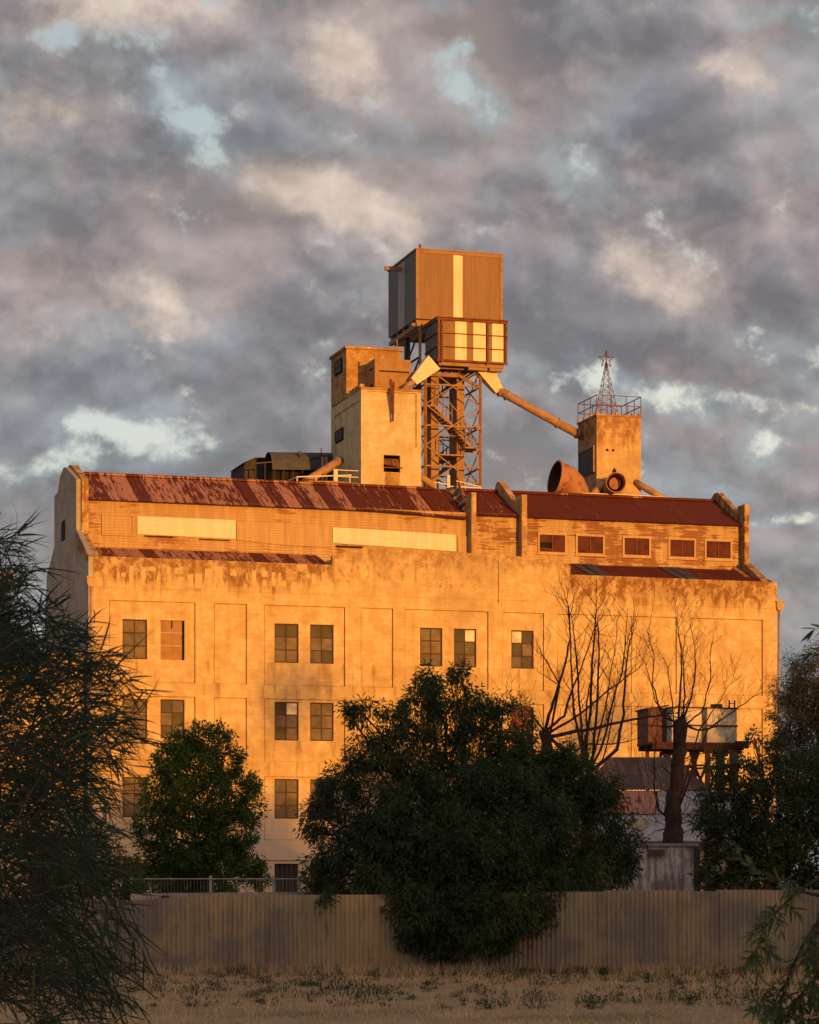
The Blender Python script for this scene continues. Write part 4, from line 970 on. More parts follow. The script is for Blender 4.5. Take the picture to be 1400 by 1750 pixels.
m = MB(); 
for x in (552, 558): p0, p1 = q(x, 822, 11.2), q(x, 781, 11.2); m.tube([(p0.x, 11.2, 18), p1], .07, 8)
m.build('vent_stack', M['pipe_paint'], T2, o)

# ------------------------------------------------------------------ left neighbours, half hidden by the wattle
T2, o = fthing('annex_building', 'low sunlit annex against the left end of the mill, behind the wattle', 'building', (-16, .4, 0))
m = MB(); za = pl(160, 1128, .5)[1]
wl = [(-14.6+k*2.4, -13.7+k*2.4) for k in range(6)]
us = sorted({-16.0, -.35}|{x for p in wl for x in p}); zz = sorted({0.0, za, 3.0, 4.6, 6.4, 8.0, 9.2, 10.6})
g2 = MB(); wall_grid(g2, us, zz, lambda u, z: (.12 if any(a < u < b for a, b in wl) and (3 < z < 4.6 or 6.4 < z < 8 or 9.2 < z < 10.6) else 0.0)); g2.v = [(a, b+.5, c) for a, b, c in g2.v]
g2.quad((-16, .5, 0), (-16, 10, 0), (-16, 10, za), (-16, .5, za)); g2.quad((-16, .5, za), (-.35, .5, za), (-.35, 10, za), (-16, 10, za))
g2.build('wall', M['facade_concrete'], T2, o)
m = MB(); m.box(-16.1, -.35, .3, 10, za, za+.25); m.build('coping', M['facade_concrete'], T2, o)
far = thing('far_silo', 'distant sunlit brick silo block at the left edge of the view', 'silo', (-24.5, 152, 0), .2)
m = MB(); m.box(-5, 2.9, 0, 6, 0, 19.3); m.build('wall', M['silo_concrete'], far); m = MB(); m.box(-5.2, 3.05, -.15, 6.2, 19.3, 19.6); m.build('coping', M['facade_concrete'], far)

# ------------------------------------------------------------------ SHEDS, TANK STAND
def wthing(name, label, cat, loc, rz=0.0, group=None): return thing(name, label, cat, loc, rz, group)
# back shed with dark hipped iron roof
S = 92.0; X = lambda px, Y: (px-CX)/F*Y; Z = lambda py, Y: CH+(HY-py)/F*Y
sx0, sx1 = X(1020, S), X(1262, S)
sh = wthing('iron_shed', 'shed with rusty hipped iron roof in front of the mill wall, right', 'shed', (sx0, S, 0))
L_ = lambda x, y, z: Vector((x-sx0, y-S, z))
m = MB(); m.box(0, sx1-sx0, 1.2, 6, 0, Z(1350, S)-.15); m.build('wall', M['white_wall'], sh)
m = MB(); e = Z(1350, S); rt = Z(1294, S+3)
m.corr(L_(sx0-.4, S, e), L_(X(1210, S), S, e), L_(X(1052, S), S+3, rt), L_(X(1172, S), S+3, rt), .09, .014, 6, 2)
m.corr(L_(X(1210, S), S, e), L_(X(1210, S), S+6, e), L_(X(1172, S), S+3, rt), L_(X(1172, S), S+3, rt), .09, .014, 6, 1)
m.build('roof', M['brown_roof'], sh)
m = MB(); m.box(0, X(1215, S)-sx0, -.06, .06, e-.6, e-.03); m.build('gutter', M['dark_rust'], sh)
# long low shed in front: rusty strip above, grey iron below
S2_ = 84.0; gx0, gx1 = X(1010, S2_), X(1300, S2_)
sh2 = wthing('iron_shed', 'long low shed with patched grey and red iron roof behind the white container', 'shed', (gx0, S2_, 0))
L2 = lambda x, y, z: Vector((x-gx0, y-S2_, z))
e = Z(1437, S2_); md = Z(1392, S2_+3); tp = Z(1352, S2_+5.5)
m = MB(); m.corr(L2(gx0, S2_, e), L2(gx1, S2_, e), L2(gx0, S2_+3.2, md), L2(gx1, S2_+3.2, md), .09, .014, 6, 2); m.build('roof', M['grey_roof'], sh2)
m = MB(); m.corr(L2(gx0, S2_+3.1, md+.03), L2(X(1135, S2_), S2_+3.1, md+.03), L2(gx0, S2_+5.6, tp), L2(X(1150, S2_), S2_+5.6, tp), .09, .014, 6, 2); o = m.build('upper_roof', M['rusty_roof'], sh2)
m = MB(); m.corr(L2(X(1138, S2_), S2_+3.15, md+.03), L2(gx1, S2_+3.15, md+.03), L2(X(1153, S2_), S2_+5.6, tp), L2(gx1, S2_+5.6, tp), .09, .014, 6, 2); m.build('upper_roof', M['grey_roof'], sh2)
m = MB(); m.box(0, gx1-gx0, .3, 5.5, 0, e-.12); m.build('wall', M['white_wall'], sh2)
m = MB(); m.box(-.1, gx1-gx0, -.12, .04, e-.15, e-.02); m.build('gutter', M['dark_galv'], sh2)
# white corrugated container shed
S3 = 73.0; cx0, cx1 = X(1030, S3), X(1190, S3)
ct = wthing('white_shed', 'weathered white ribbed-iron shed standing behind the fence, right of the pepper tree', 'shed', (cx0, S3, 0))
zt3 = Z(1446, S3)
def ribwall():
    m, nt, b = newmat('streaky_white'); P = objc(nt)
    dr = noise(nt, P, 1, 6, .7, (6, 6, .8)); fi = noise(nt, P, 14, 5, .6); n = noise(nt, P, 1.3, 4)
    c = mixc(nt, sstep(nt, mth(nt, 'MULTIPLY_ADD', n, .4, dr), .62, .80), (.78,.72,.70), (.26,.23,.25))
    c = mixc(nt, mth(nt, 'MULTIPLY', sstep(nt, fi, .5, .75), .5), c, (.30,.22,.18))
    setb(nt, b, Base_Color=c, Roughness=.75); bump(nt, b, fi, .3, .01); M['streaky_white'] = m
ribwall()
m = MB(); m.corr((0, 0, 0), (cx1-cx0, 0, 0), (0, 0, zt3), (cx1-cx0, 0, zt3), .3, .02, 8, 2); m.corr((cx1-cx0, 0, 0), (cx1-cx0, 3, 0), (cx1-cx0, 0, zt3), (cx1-cx0, 3, zt3), .3, .02, 8, 2)
m.box(0, cx1-cx0, .05, 3, 0, zt3-.02); m.build('wall', M['streaky_white'], ct)
m = MB(); m.box(-.05, cx1-cx0+.06, -.07, 3.05, zt3, zt3+.07); m.build('roof', M['grey_roof'], ct)
m = MB(); a, b = X(1107, S3)-cx0, X(1136, S3)-cx0; m.box(a, b, -.16, -.03, Z(1462, S3), Z(1452, S3)); m.build('lintel_box', M['timber'], ct)
m = MB(); a = X(1186, S3)-cx0; m.box(a, a+.16, -.1, -.02, 0, zt3-.01); m.build('corner_post', M['dark_steel'], ct)
wb = wthing('roof_ventilator', 'pale spinning turbine ventilator on the white shed roof', 'ventilator', (X(1096, S3), S3+.6, zt3+.07))
m = MB(); m.tube([(0, 0, 0), (0, 0, .36)], .15, 14); m.build('neck', M['galv'], wb)
m = MB(); n = 22
for k in range(n):
    a, b = 2*math.pi*k/n, 2*math.pi*(k+.75)/n
    for j in range(6):
        t0, t1 = j/6, (j+1)/6; r0, r1 = .10+.16*math.sin(math.pi*(.12+.80*t0)), .10+.16*math.sin(math.pi*(.12+.80*t1)); z0, z1 = .36+.32*t0, .36+.32*t1
        m.quad((r0*math.cos(a), r0*math.sin(a), z0), (r0*.85*math.cos(b), r0*.85*math.sin(b), z0), (r1*.85*math.cos(b), r1*.85*math.sin(b), z1), (r1*math.cos(a), r1*math.sin(a), z1), 0, True)
m.tube([(0, 0, .66), (0, 0, .70)], [.16, .05], 14); m.build('turbine', M['white_frame'], wb)
# elevated stand with two rectangular tanks
S4 = 101.0; zp = Z(1283, S4); zp2 = Z(1271, S4)
st = wthing('tank_stand', 'rusty steel stand on tall legs holding two tanks in front of the mill', 'stand', (X(1180, S4), S4, 0), R(13))
tx = lambda px: (px-1180)/F*S4
m = MB(); m.box(tx(1098), tx(1265), -.9, .9, zp2-.08, zp2); 
for y in (-.8, .0, .8): m.box(tx(1100), tx(1262), y-.07, y+.07, zp, zp2-.08)
m.box(tx(1246), tx(1268), -1.05, -.85, zp2-.2, zp2+.06); m.build('deck', M['dark_rust'], st)
for px, wd in ((1150, .11), (1199, .08), (1246, .13)):
    for y in (-.75, .75):
        m = MB(); m.box(tx(px)-wd, tx(px)+wd, y-wd, y+wd, 0, zp); m.box(tx(px)-wd*2, tx(px)+wd*2, y-wd, y+wd, zp-.14, zp-.002); m.build('leg', M['rust'], st)
m = MB()
for a, b in ((1150, 1199), (1199, 1246)):
    for y in (-.75, .75): m.bar((tx(a), y, zp-.5), (tx(b), y, zp-2.6), .08); m.bar((tx(b), y, zp-.5), (tx(a), y, zp-2.6), .08); m.bar((tx(a), y, zp-.6), (tx(b), y, zp-.55), .07)
m.build('bracing', M['dark_rust'], st)
def tank(px0, px1, yt, label, mat, sd):
    a, b = tx(px0), tx(px1); R0 = Matrix.Rotation(R(13), 3, 'Z'); c = R0 @ Vector((a, -.7, 0)) + Vector((X(1180, S4), S4, 0))
    t = wthing('water_tank', label, 'tank', (c.x, c.y, zp2), R(13), 'tanks on the rusty stand')
    h = Z(yt, S4)-zp2; m = MB(); m.box(0, b-a, 0, sd, 0, h); m.build('shell', M[mat], t)
    m = MB(); m.box(-.04, b-a+.04, -.04, sd+.04, h, h+.05); m.box(-.03, b-a+.03, -.03, -.005, h*.5-.03, h*.5+.03); m.build('rim', M['dark_rust'], t)
    return t, b-a, h
t1, w1, h1 = tank(1136, 1189, 1213, 'left rusty white rectangular tank on the stand', 'tank_white', 1.5)
t2, w2, h2 = tank(1199, 1252, 1213, 'right stained white rectangular tank on the stand, ladder frame on top', 'tank_white', 1.5)
m = MB(); 
for x in (w2-.25, w2-.05): m.bar((x, .1, h2), (x, .1, h2+.32), .045)
m.bar((w2-.25, .1, h2+.2), (w2-.05, .1, h2+.2), .03); m.tube([(.45, .3, h2+.05), (.45, .3, h2+.18)], .22, 12); m.build('ladder_frame', M['dark_steel'], t2)
bx = wthing('iron_box', 'dull red iron box at the left end of the tank stand', 'cabinet', (X(1118, S4), S4, 0), R(13))
a = X(1135, S4)-X(1102, S4); h = Z(1208, S4); m = MB(); m.box(-a/2, a/2, -.4, .9, zp2+.002, h-.06); m.build('shell', M['box_paint'], bx)
m = MB(); m.prism([(-a/2-.06, h-.14), (a/2+.06, h-.0), (a/2+.06, h+.05), (-a/2-.06, h-.08)], 1, -.45, .95); m.build('lid', M['dark_rust'], bx)
m = MB(); m.tube([(-a/2+.1, 0, 0), (-a/2+.1, 0, zp2+.002)], .07, 8); m.tube([(a/2-.1, 0, 0), (a/2-.1, 0, zp2-.3)], .05, 8); m.build('leg', M['rust'], bx)

# ------------------------------------------------------------------ FENCES
FY = 63.0
fn = thing('corrugated_fence', 'long dirty yellow corrugated iron fence across the dry paddock', 'fence', (0, FY, 0))
m = MB(); x = -20.0; k = 0
pr_ = [(-20, 1.66), (-6.5, 1.69), (-4.4, 1.80), (-1.3, 1.82), (2.0, 1.86), (3.9, 1.90), (9, 1.91), (22, 1.93)]
def ftop(x):
    for (a, za), (b, zb3) in zip(pr_, pr_[1:]):
        if a <= x <= b: return za+(zb3-za)*(x-a)/(b-a)
    return 1.8
while x < 21:
    wd = .84; dz = random.uniform(-.022, .018); dy = random.uniform(-.014, .014); ln_ = random.uniform(-.03, .03); tl = random.uniform(-.012, .012)
    m.corr((x, dy, .0), (x+wd+.04, dy-.006, .0), (x+tl, dy+ln_, ftop(x)+dz), (x+wd+.04+tl, dy+ln_-.006, ftop(x+wd)+dz+tl), .105, .022, 8, 6, 0, .011)
    x += wd
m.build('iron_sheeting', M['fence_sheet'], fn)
m = MB(); m.box(-20, 21, .05, .10, 1.35, 1.43); m.box(-20, 21, .05, .10, .35, .43)
for k in range(17): m.box(-20+k*2.55, -19.9+k*2.55, .1, .2, 0, 1.55)
m.build('timber_rails', M['timber'], fn)
f2 = thing('iron_fence', 'lower grey corrugated fence just showing above the front fence, left', 'fence', (-6.6, 66.5, 0))
m = MB(); m.corr((0, 0, 0), (4.3, 0, 0), (0, 0, Z(1527, 66.5)), (4.3, 0, Z(1524, 66.5)), .1, .016, 8, 1); m.build('iron_sheeting', M['galv'], f2)
for x in (X(283, 66.5)+6.6, X(424, 66.5)+6.6): m = MB(); m.box(x-.1, x+.1, -.08, -.02, Z(1538, 66.5), Z(1531, 66.5)); m.build('cleat', M['dark_rust'], f2)
f3 = thing('mesh_fence', 'thin wire mesh fence with a pale post before the small round tree', 'fence', (X(225, 78), 78, 0))
m = MB(); wv_ = X(512, 78)-X(225, 78)
zr3 = Z(1502, 78)
for x in (0, X(360, 78)-X(225, 78), X(468, 78)-X(225, 78), wv_): m = MB(); m.bar((x, 0, 0), (x, 0, zr3+.08), .06); m.build('post', M['galv'], f3)
m = MB(); m.bar((0, -.03, zr3), (wv_, -.03, zr3), .03); n = int(wv_/.09)
for k in range(n): x = wv_*k/n; m.bar((x, 0, .1), (x, 0, zr3), .004)
for z in (.5, 1.0, 1.5): m.bar((0, .01, z), (wv_, .01, z), .01)
m.build('wire_mesh', M['galv'], f3)

# ------------------------------------------------------------------ VEGETATION
def leaf_mesh(name, C, D, L, Wd, mat, parent=None, loc=(0, 0, 0), bend=0.0):
    """diamond leaves: C centres (base), D directions, L lengths, Wd widths"""
    n = len(C); D = D/np.linalg.norm(D, axis=1, keepdims=True)
    r = RNG.normal(size=(n, 3)); S = np.cross(D, r); S /= np.linalg.norm(S, axis=1, keepdims=True)+1e-9
    L = L[:, None]; Wd = Wd[:, None]; Nn = np.cross(D, S)
    v = np.empty((n, 4, 3)); mid = C+D*L*.45+Nn*L*bend
    v[:, 0] = C; v[:, 1] = mid+S*Wd*.5; v[:, 2] = C+D*L; v[:, 3] = mid-S*Wd*.5
    v = v.reshape(-1, 3)-np.array(loc)
    me = bpy.data.meshes.new(name); me.vertices.add(n*4); me.vertices.foreach_set('co', v.ravel().astype(np.float32))
    me.loops.add(n*4); me.loops.foreach_set('vertex_index', np.arange(n*4, dtype=np.int32))
    me.polygons.add(n); me.polygons.foreach_set('loop_start', np.arange(0, n*4, 4, dtype=np.int32)); me.update(calc_edges=True)
    me.materials.append(mat); o = bpy.data.objects.new(name, me); COL.objects.link(o)
    if parent is not None: o.parent = parent
    return o
def rnd_dirs(n):
    d = RNG.normal(size=(n, 3)); return d/np.linalg.norm(d, axis=1, keepdims=True)
def crown_points(lobes, Y, dens, cl_r, per, droop=.5, inner=.45, flat=1.0):
    """lobes in (px, py, radius_px, dy): clumps of leaves near each lobe's skin and some within"""
    C, D = [], []
    for (px, py, rp, dy) in lobes:
        c = np.array(W3(px, py, Y+dy)); r = rp/F*Y
        n = max(6, int(dens*(r**2)))
        d = rnd_dirs(n); rad = r*(inner+(1-inner)*RNG.random(n)**.55)*RNG.uniform(.86, 1.14, n)
        cc = c+d*rad[:, None]*np.array([1, 1, flat])
        cr = cl_r*RNG.uniform(.6, 1.4, n)
        k = per
        off = rnd_dirs(n*k)*(RNG.random(n*k)**.5)[:, None]*np.repeat(cr, k)[:, None]
        P_ = np.repeat(cc, k, 0)+off
        dirs = off/np.repeat(cr, k)[:, None]*.8+np.repeat(d, k, 0)*.4+rnd_dirs(n*k)*.5+np.array([0, 0, -droop])
        C.append(P_); D.append(dirs)
    return np.concatenate(C), np.concatenate(D)
def limb(m, a, b, r0, r1, wob=.12, n=6, sides=6):
    a, b = Vector(a), Vector(b); L = (b-a).length; pts = [a]
    for k in range(1, n): pts.append(a.lerp(b, k/n)+Vector([random.gauss(0, 1)*wob*L*.25 for _ in range(3)]))
    pts.append(b); m.tube(pts, [r0+(r1-r0)*k/n for k in range(n+1)], sides); return pts
def leafy_tree(name, label, cat, base, Y, fork, lobes, mat, dens, cl_r, per, ll, lw_, droop, trunk_r=.25, group=None, inner=.45):
    T = thing(name, label, cat, base, 0, group)
    C, D = crown_points(lobes, Y, dens, cl_r, per, droop, inner); n = len(C)
    keep = C[:, 2] > .12; C, D = C[keep], D[keep]; n = len(C)
    leaf_mesh('crown', C, D, RNG.uniform(.6, 1.25, n)*ll, RNG.uniform(.7, 1.2, n)*lw_, M[mat], T, base, .08)
    m = MB(); b = Vector(base); f = Vector(fork); limb(m, b, f, trunk_r, trunk_r*.75, .05, 6, 10)
    for (px, py, rp, dy) in lobes:
        c = W3(px, py, Y+dy); p = limb(m, f, c, trunk_r*.22, .02, .18, 7, 6)
        for _ in range(4): limb(m, p[random.randint(3, 6)], c+Vector([max(-.6, min(.6, random.gauss(0, .4)))*rp/F*Y for _ in range(3)]), .018, .006, .15, 4, 4)
    m.build('trunk', M['bark'], T, base); return T
# middle pepper tree overhanging the fence
YM = 65.5
lob = [(742,1160,28,0),(785,1150,22,.3),(720,1200,40,0),(790,1215,50,.5),(850,1215,32,.6),(670,1235,32,-.3),(620,1220,25,-.3),(598,1215,12,-.3),(640,1290,42,-.4),(610,1300,26,-.6),(715,1290,65,0),(820,1290,72,.5),(880,1270,40,.8),
       (585,1345,40,-.3),(545,1395,30,-.2),(528,1415,18,-.2),(640,1390,75,-.6),(740,1400,95,-.8),(850,1400,100,-.3),(940,1370,70,.3),(1000,1345,50,.6),(1035,1390,45,.5),(1060,1440,38,.3),(1070,1480,28,.3),
       (965,1460,80,0),(860,1500,95,-1.2),(750,1500,90,-1.4),(640,1470,75,-1),(570,1465,45,-.6),(545,1500,30,-.4),(600,1510,35,-.8),(1015,1490,45,.2),
       (725,1570,55,-2.6),(800,1580,62,-2.8),(880,1565,60,-2.6),(920,1560,40,-2.3),(700,1600,22,-2.6),(760,1610,30,-2.8),(842,1610,26,-2.8),(556,1535,12,-2.6),(680,1545,30,-2.4),(950,1300,28,1.2),(985,1300,25,1.3),
       (960,1320,55,1),(900,1330,60,.8),(700,1530,48,-2.2),(790,1532,62,-2.4),(880,1530,60,-2.2),(945,1525,40,-2.0),(650,1508,45,-1.8),(985,1500,48,-1.0),(760,1440,70,-2),(860,1450,70,-2),(930,1410,60,-1.4),(680,1430,60,-1.6),(800,1350,60,-1)]
leafy_tree('pepper_tree', 'huge dark drooping pepper tree hanging over the middle of the fence', 'tree', (X(800, YM+1.2), YM+1.2, 0), YM, W3(800, 1470, YM+1), lob, 'pepper_leaf', 175, .18, 34, .135, .034, .7, .30, None, .25)
T = leafy_tree('sapling', 'pale green sapling rising behind the big pepper tree, beside the dead tree', 'tree', (X(900, 71), 71, 0), 71, W3(898, 1300, 71), [(893,1215,20,0),(905,1232,14,0),(880,1235,12,.2),(890,1262,16,0),(915,1285,18,0)], 'bright_leaf', 190, .13, 26, .10, .028, .6, .05)
lob = [(345,1262,30,0),(380,1250,16,.2),(310,1275,30,0),(285,1300,26,0),(330,1310,50,-.3),(385,1300,32,.2),(275,1350,38,0),(340,1370,62,-.5),(405,1350,34,.3),(425,1385,26,.3),(265,1410,38,0),(330,1430,65,-.6),(400,1420,42,0),
       (258,1470,34,0),(310,1490,50,-.3),(370,1485,52,-.3),(420,1480,32,0),(440,1505,18,0),(250,1505,28,0),(432,1345,16,.3),(345,1520,50,0)]
leafy_tree('round_tree', 'dense round green tree catching light between the wattle and the windows', 'tree', (X(335, 88), 88.5, 0), 88, W3(335, 1450, 88.5), lob, 'bright_leaf', 170, .18, 34, .12, .045, .35, .22)
# right side
lob = [(1345,1180,26,0),(1370,1150,24,.3),(1395,1120,20,.2),(1350,1230,36,0),(1395,1200,50,.5),(1345,1280,30,0),(1400,1280,50,0),(1440,1200,60,.5),(1355,1130,10,0),(1450,1300,60,0),(1380,1340,50,0)]
leafy_tree('feathery_tree', 'grey-green feathery tree against the sky at the right edge', 'tree', (X(1420, 98), 98, 0), 98, W3(1410, 1330, 98), lob, 'feather_leaf', 190, .27, 34, .13, .030, .6, .22)
lob = [(1290,1262,14,0),(1235,1310,28,0),(1270,1325,28,0),(1215,1360,26,0),(1310,1330,38,.2),(1365,1330,42,.3),(1240,1380,45,-.3),(1310,1390,60,-.3),(1385,1390,60,0),(1215,1410,28,-.3),(1195,1400,16,-.3),(1245,1440,45,-.5),(1320,1450,65,-.5),(1390,1460,60,0),
       (1230,1495,38,-.3),(1290,1500,45,-.5),(1350,1510,45,-.3),(1210,1505,20,0),(1400,1520,40,0),(1255,1535,18,-1.6),(1265,1556,8,-3.4),(1296,1565,6,-3.4),(1450,1400,80,0),(1440,1300,60,.3),(1330,1285,24,.2)]
leafy_tree('leafy_tree', 'dark bushy broadleaf tree behind the right end of the fence', 'tree', (X(1320, 69), 69.5, 0), 69, W3(1320, 1480, 69.5), lob, 'dense_leaf', 170, .16, 32, .11, .042, .35, .26)
# shrub behind the fence at the left below the wattle
lob = [(205,1500,36,0),(170,1470,50,0),(225,1525,20,0),(120,1490,70,0)]
leafy_tree('shrub', 'dark shrub behind the left part of the fence', 'shrub', (X(170, 70), 70, 0), 70, W3(170, 1510, 70), lob, 'dense_leaf', 170, .15, 32, .10, .035, .3, .1)
# dead trees
def twigs(m, pts, r, depth, ln, up=.5):
    for k in range(2, len(pts)):
        if random.random() < (.8 if depth > 0 else .7):
            p = Vector(pts[k]); d = (Vector(pts[k])-Vector(pts[k-1])).normalized()
            s_ = Vector((random.gauss(0, 1), random.gauss(0, .6), random.gauss(0, .5)+up)).normalized()
            d2 = (d*.9+s_).normalized(); L = ln*random.uniform(.5, 1.3); q_ = [p]; dd = d2
            n = 6
            for j in range(n):
                dd = (dd+Vector((random.gauss(0, .12), random.gauss(0, .12), .1*up+random.gauss(0, .08)))).normalized(); q_.append(q_[-1]+dd*L/n)
            rr_ = max(.005, r*.42); m.tube(q_, [rr_*(1-.75*j/n) for j in range(n+1)], 4)
            if depth > 0: twigs(m, q_, rr_*.7, depth-1, ln*.55, up)
def dead_tree(name, label, base, Y, trunk, stems, seed, fine=True):
    random.seed(seed); T = thing(name, label, 'tree', base); m = MB()
    tt = []
    for (xa, ya, ra_), (xb, yb, rb_) in zip(trunk, trunk[1:]):
        for j in range(5): tt.append((W3(xa+(xb-xa)*j/5, ya+(yb-ya)*j/5, Y)+Vector((random.gauss(0, .014), 0, 0)), (ra_+(rb_-ra_)*j/5)*random.uniform(.9, 1.12)))
    tt.append((W3(*trunk[-1][:2], Y), trunk[-1][2]))
    m.tube([Vector(base)]+[p for p, _ in tt], [trunk[0][2]*1.2]+[r_ for _, r_ in tt], 10); m.build('trunk', M['dead_bark'], T, base)
    m = MB()
    tp = [W3(x, y, Y)+Vector((0, -t_*.8, 0)) for x, y, t_ in trunk for _ in range(3)]; twigs(m, [Vector(base)]+tp[2:]+tp[3:], .03, 1, .75, .15)
    for st_, r0 in stems:
        dy = random.uniform(-.6, .8); P0 = [W3(x, y, Y) for x, y in st_]; n = len(P0); pts = []
        for k in range(n-1):
            for j in range(4): f_ = (k+j/4)/(n-1); p = P0[k].lerp(P0[k+1], j/4); pts.append(p+Vector((random.gauss(0, .009), dy*f_, random.gauss(0, .009))))
        pts.append(P0[-1]+Vector((0, dy, 0))); N = len(pts)
        m.tube(pts, [r0*.72*(1-.85*k/(N-1)) for k in range(N)], 6); twigs(m, pts[1:], r0*.34, 1 if fine else 0, .8); m.tube([W3(*trunk[min(1, len(trunk)-1)][:2], Y), P0[0]], [r0, r0*.72], 6)
    m.build('branches', M['dead_bark'], T, base)
    return T
dead_tree('dead_tree', 'bare dead tree with upright shoots and broken knotted fork, left of the tank stand', (X(945, 78), 78, 0), 78,
    [(940, 1330, .16), (935, 1285, .17), (930, 1248, .15)],
    [([(932,1245),(945,1200),(962,1150),(975,1090),(972,1040),(965,1012)], .075), ([(935,1248),(965,1222),(978,1180),(995,1140),(1012,1090),(1022,1060)], .06),
     ([(930,1250),(905,1215),(880,1195),(860,1185)], .05), ([(935,1255),(985,1225),(1040,1180),(1080,1150),(1105,1130)], .055),
     ([(935,1260),(1000,1248),(1080,1230),(1135,1222),(1160,1220)], .085), ([(940,1262),(975,1290),(1005,1272),(1060,1270),(1105,1258)], .06),
     ([(935,1256),(955,1272),(968,1288),(985,1292)], .075), ([(955,1168),(935,1130),(920,1100),(914,1080)], .03), ([(957,1172),(935,1155),(915,1142)], .025)], 11)
dead_tree('dead_tree', 'bare multi-stemmed dead tree of tall whip-like shoots behind the big pepper tree', (X(1000, 76), 76, 0), 76,
    [(1006, 1400, .18), (1008, 1340, .15), (1008, 1322, .10)],
    [([(1006,1322),(996,1285),(980,1220),(976,1150),(973,1085),(968,1030)], .075), ([(1006,1322),(996,1285),(992,1215),(987,1140),(982,1080),(977,1045)], .07),
     ([(1008,1322),(998,1290),(1010,1210),(1013,1130),(1018,1070),(1020,1035),(1020,1000)], .08), ([(1008,1322),(1015,1280),(1022,1200),(1025,1120),(1025,1080),(1022,1050)], .075),
     ([(1008,1322),(1020,1270),(1038,1190),(1045,1140),(1055,1075)], .05), ([(1008,1322),(1030,1275),(1052,1180),(1063,1150),(1070,1090),(1073,1040)], .06),
     ([(1008,1322),(1055,1280),(1066,1220),(1070,1150),(1075,1110),(1084,1060)], .075), ([(1008,1322),(1005,1290),(1004,1200),(1015,1150),(1022,1120)], .06), ([(1008,1322),(1030,1300),(1042,1250),(1050,1195),(1054,1140)], .045)], 5)
dead_tree('dead_tree', 'bare pollarded tree with thick dark trunk in front of the tank stand', (X(1150, 79), 79, 0), 79,
    [(1149, 1440, .30), (1152, 1405, .25), (1149, 1375, .22), (1157, 1340, .20), (1158, 1310, .185), (1163, 1280, .17), (1161, 1255, .165), (1163, 1235, .18), (1162, 1228, .12)],
    [([(1160,1232),(1163,1170),(1165,1120),(1161,1090),(1158,1058)], .055), ([(1166,1232),(1172,1190),(1170,1120),(1175,1080)], .05), ([(1168,1232),(1182,1190),(1188,1140),(1186,1105),(1176,1060)], .05),
     ([(1168,1236),(1195,1248),(1228,1240),(1235,1220)], .06), ([(1195,1248),(1222,1210),(1240,1180),(1256,1160)], .03), ([(1210,1246),(1255,1215),(1290,1190),(1308,1182)], .035), ([(1175,1236),(1200,1215),(1213,1160),(1212,1115),(1213,1100)], .04),
     ([(1158,1236),(1130,1222),(1115,1170),(1117,1120),(1105,1080)], .045), ([(1158,1240),(1120,1200),(1105,1140),(1092,1120)], .035), ([(1158,1244),(1125,1240),(1080,1235)], .04), ([(1152,1236),(1148,1190),(1142,1140),(1128,1110)], .035),
     ([(1148,1400),(1125,1385),(1118,1340),(1119,1290),(1124,1230)], .06), ([(1150,1395),(1138,1380),(1139,1345)], .04), ([(1158,1300),(1190,1290),(1240,1280),(1300,1275)], .03), ([(1155,1330),(1130,1310),(1105,1330)], .03), ([(1150,1410),(1180,1405),(1215,1425)], .03),
     ([(1152,1400),(1175,1395),(1195,1380)], .03), ([(1150,1415),(1120,1420),(1095,1440)], .03), ([(1156,1350),(1185,1370),(1200,1400)], .025), ([(1150,1430),(1180,1418),(1205,1412)], .025), ([(1150,1420),(1128,1405),(1105,1400)], .02),
     ([(1154,1360),(1136,1350),(1120,1300)], .025), ([(1152,1390),(1168,1365),(1180,1330),(1178,1290)], .025)], 21)
random.seed(99)

# foreground wattle on the left: long narrow leaves on arching twigs
def strips(name, base_pts, dirs, L, wd, mat, parent, loc, sag, seg=4):
    n = len(base_pts); P_ = np.array(base_pts); D = np.array(dirs); D /= np.linalg.norm(D, axis=1, keepdims=True)
    S = np.cross(D, RNG.normal(size=(n, 3))); S /= np.linalg.norm(S, axis=1, keepdims=True)
    V = np.empty((n, (seg+1)*2, 3)); GR = np.array([0, 0, -.7])+RNG.normal(0, .55, (n, 3))
    for k in range(seg+1):
        t = k/seg; c = P_+D*(L*t)[:, None]+GR*(sag*L*t*t)[:, None]; ww = wd*(math.sin(math.pi*min(1, .12+t*.86))**.7)*(1 if k < seg else .1)
        V[:, 2*k] = c+S*(ww/2)[:, None]; V[:, 2*k+1] = c-S*(ww/2)[:, None]
    V = V.reshape(-1, 3)-np.array(loc)
    f = np.array([[2*k, 2*k+1, 2*k+3, 2*k+2] for k in range(seg)]); fi = (f[None]+(np.arange(n)*(seg+1)*2)[:, None, None]).reshape(-1)
    me = bpy.data.meshes.new(name); me.vertices.add(len(V)); me.vertices.foreach_set('co', V.ravel().astype(np.float32))
    me.loops.add(len(fi)); me.loops.foreach_set('vertex_index', fi.astype(np.int32)); np_ = n*seg
    me.polygons.add(np_); me.polygons.foreach_set('loop_start', np.arange(0, np_*4, 4, dtype=np.int32)); me.update(calc_edges=True)
    me.polygons.foreach_set('use_smooth', np.ones(np_, dtype=bool)); me.materials.append(mat)
    o = bpy.data.objects.new(name, me); COL.objects.link(o); o.parent = parent; return o
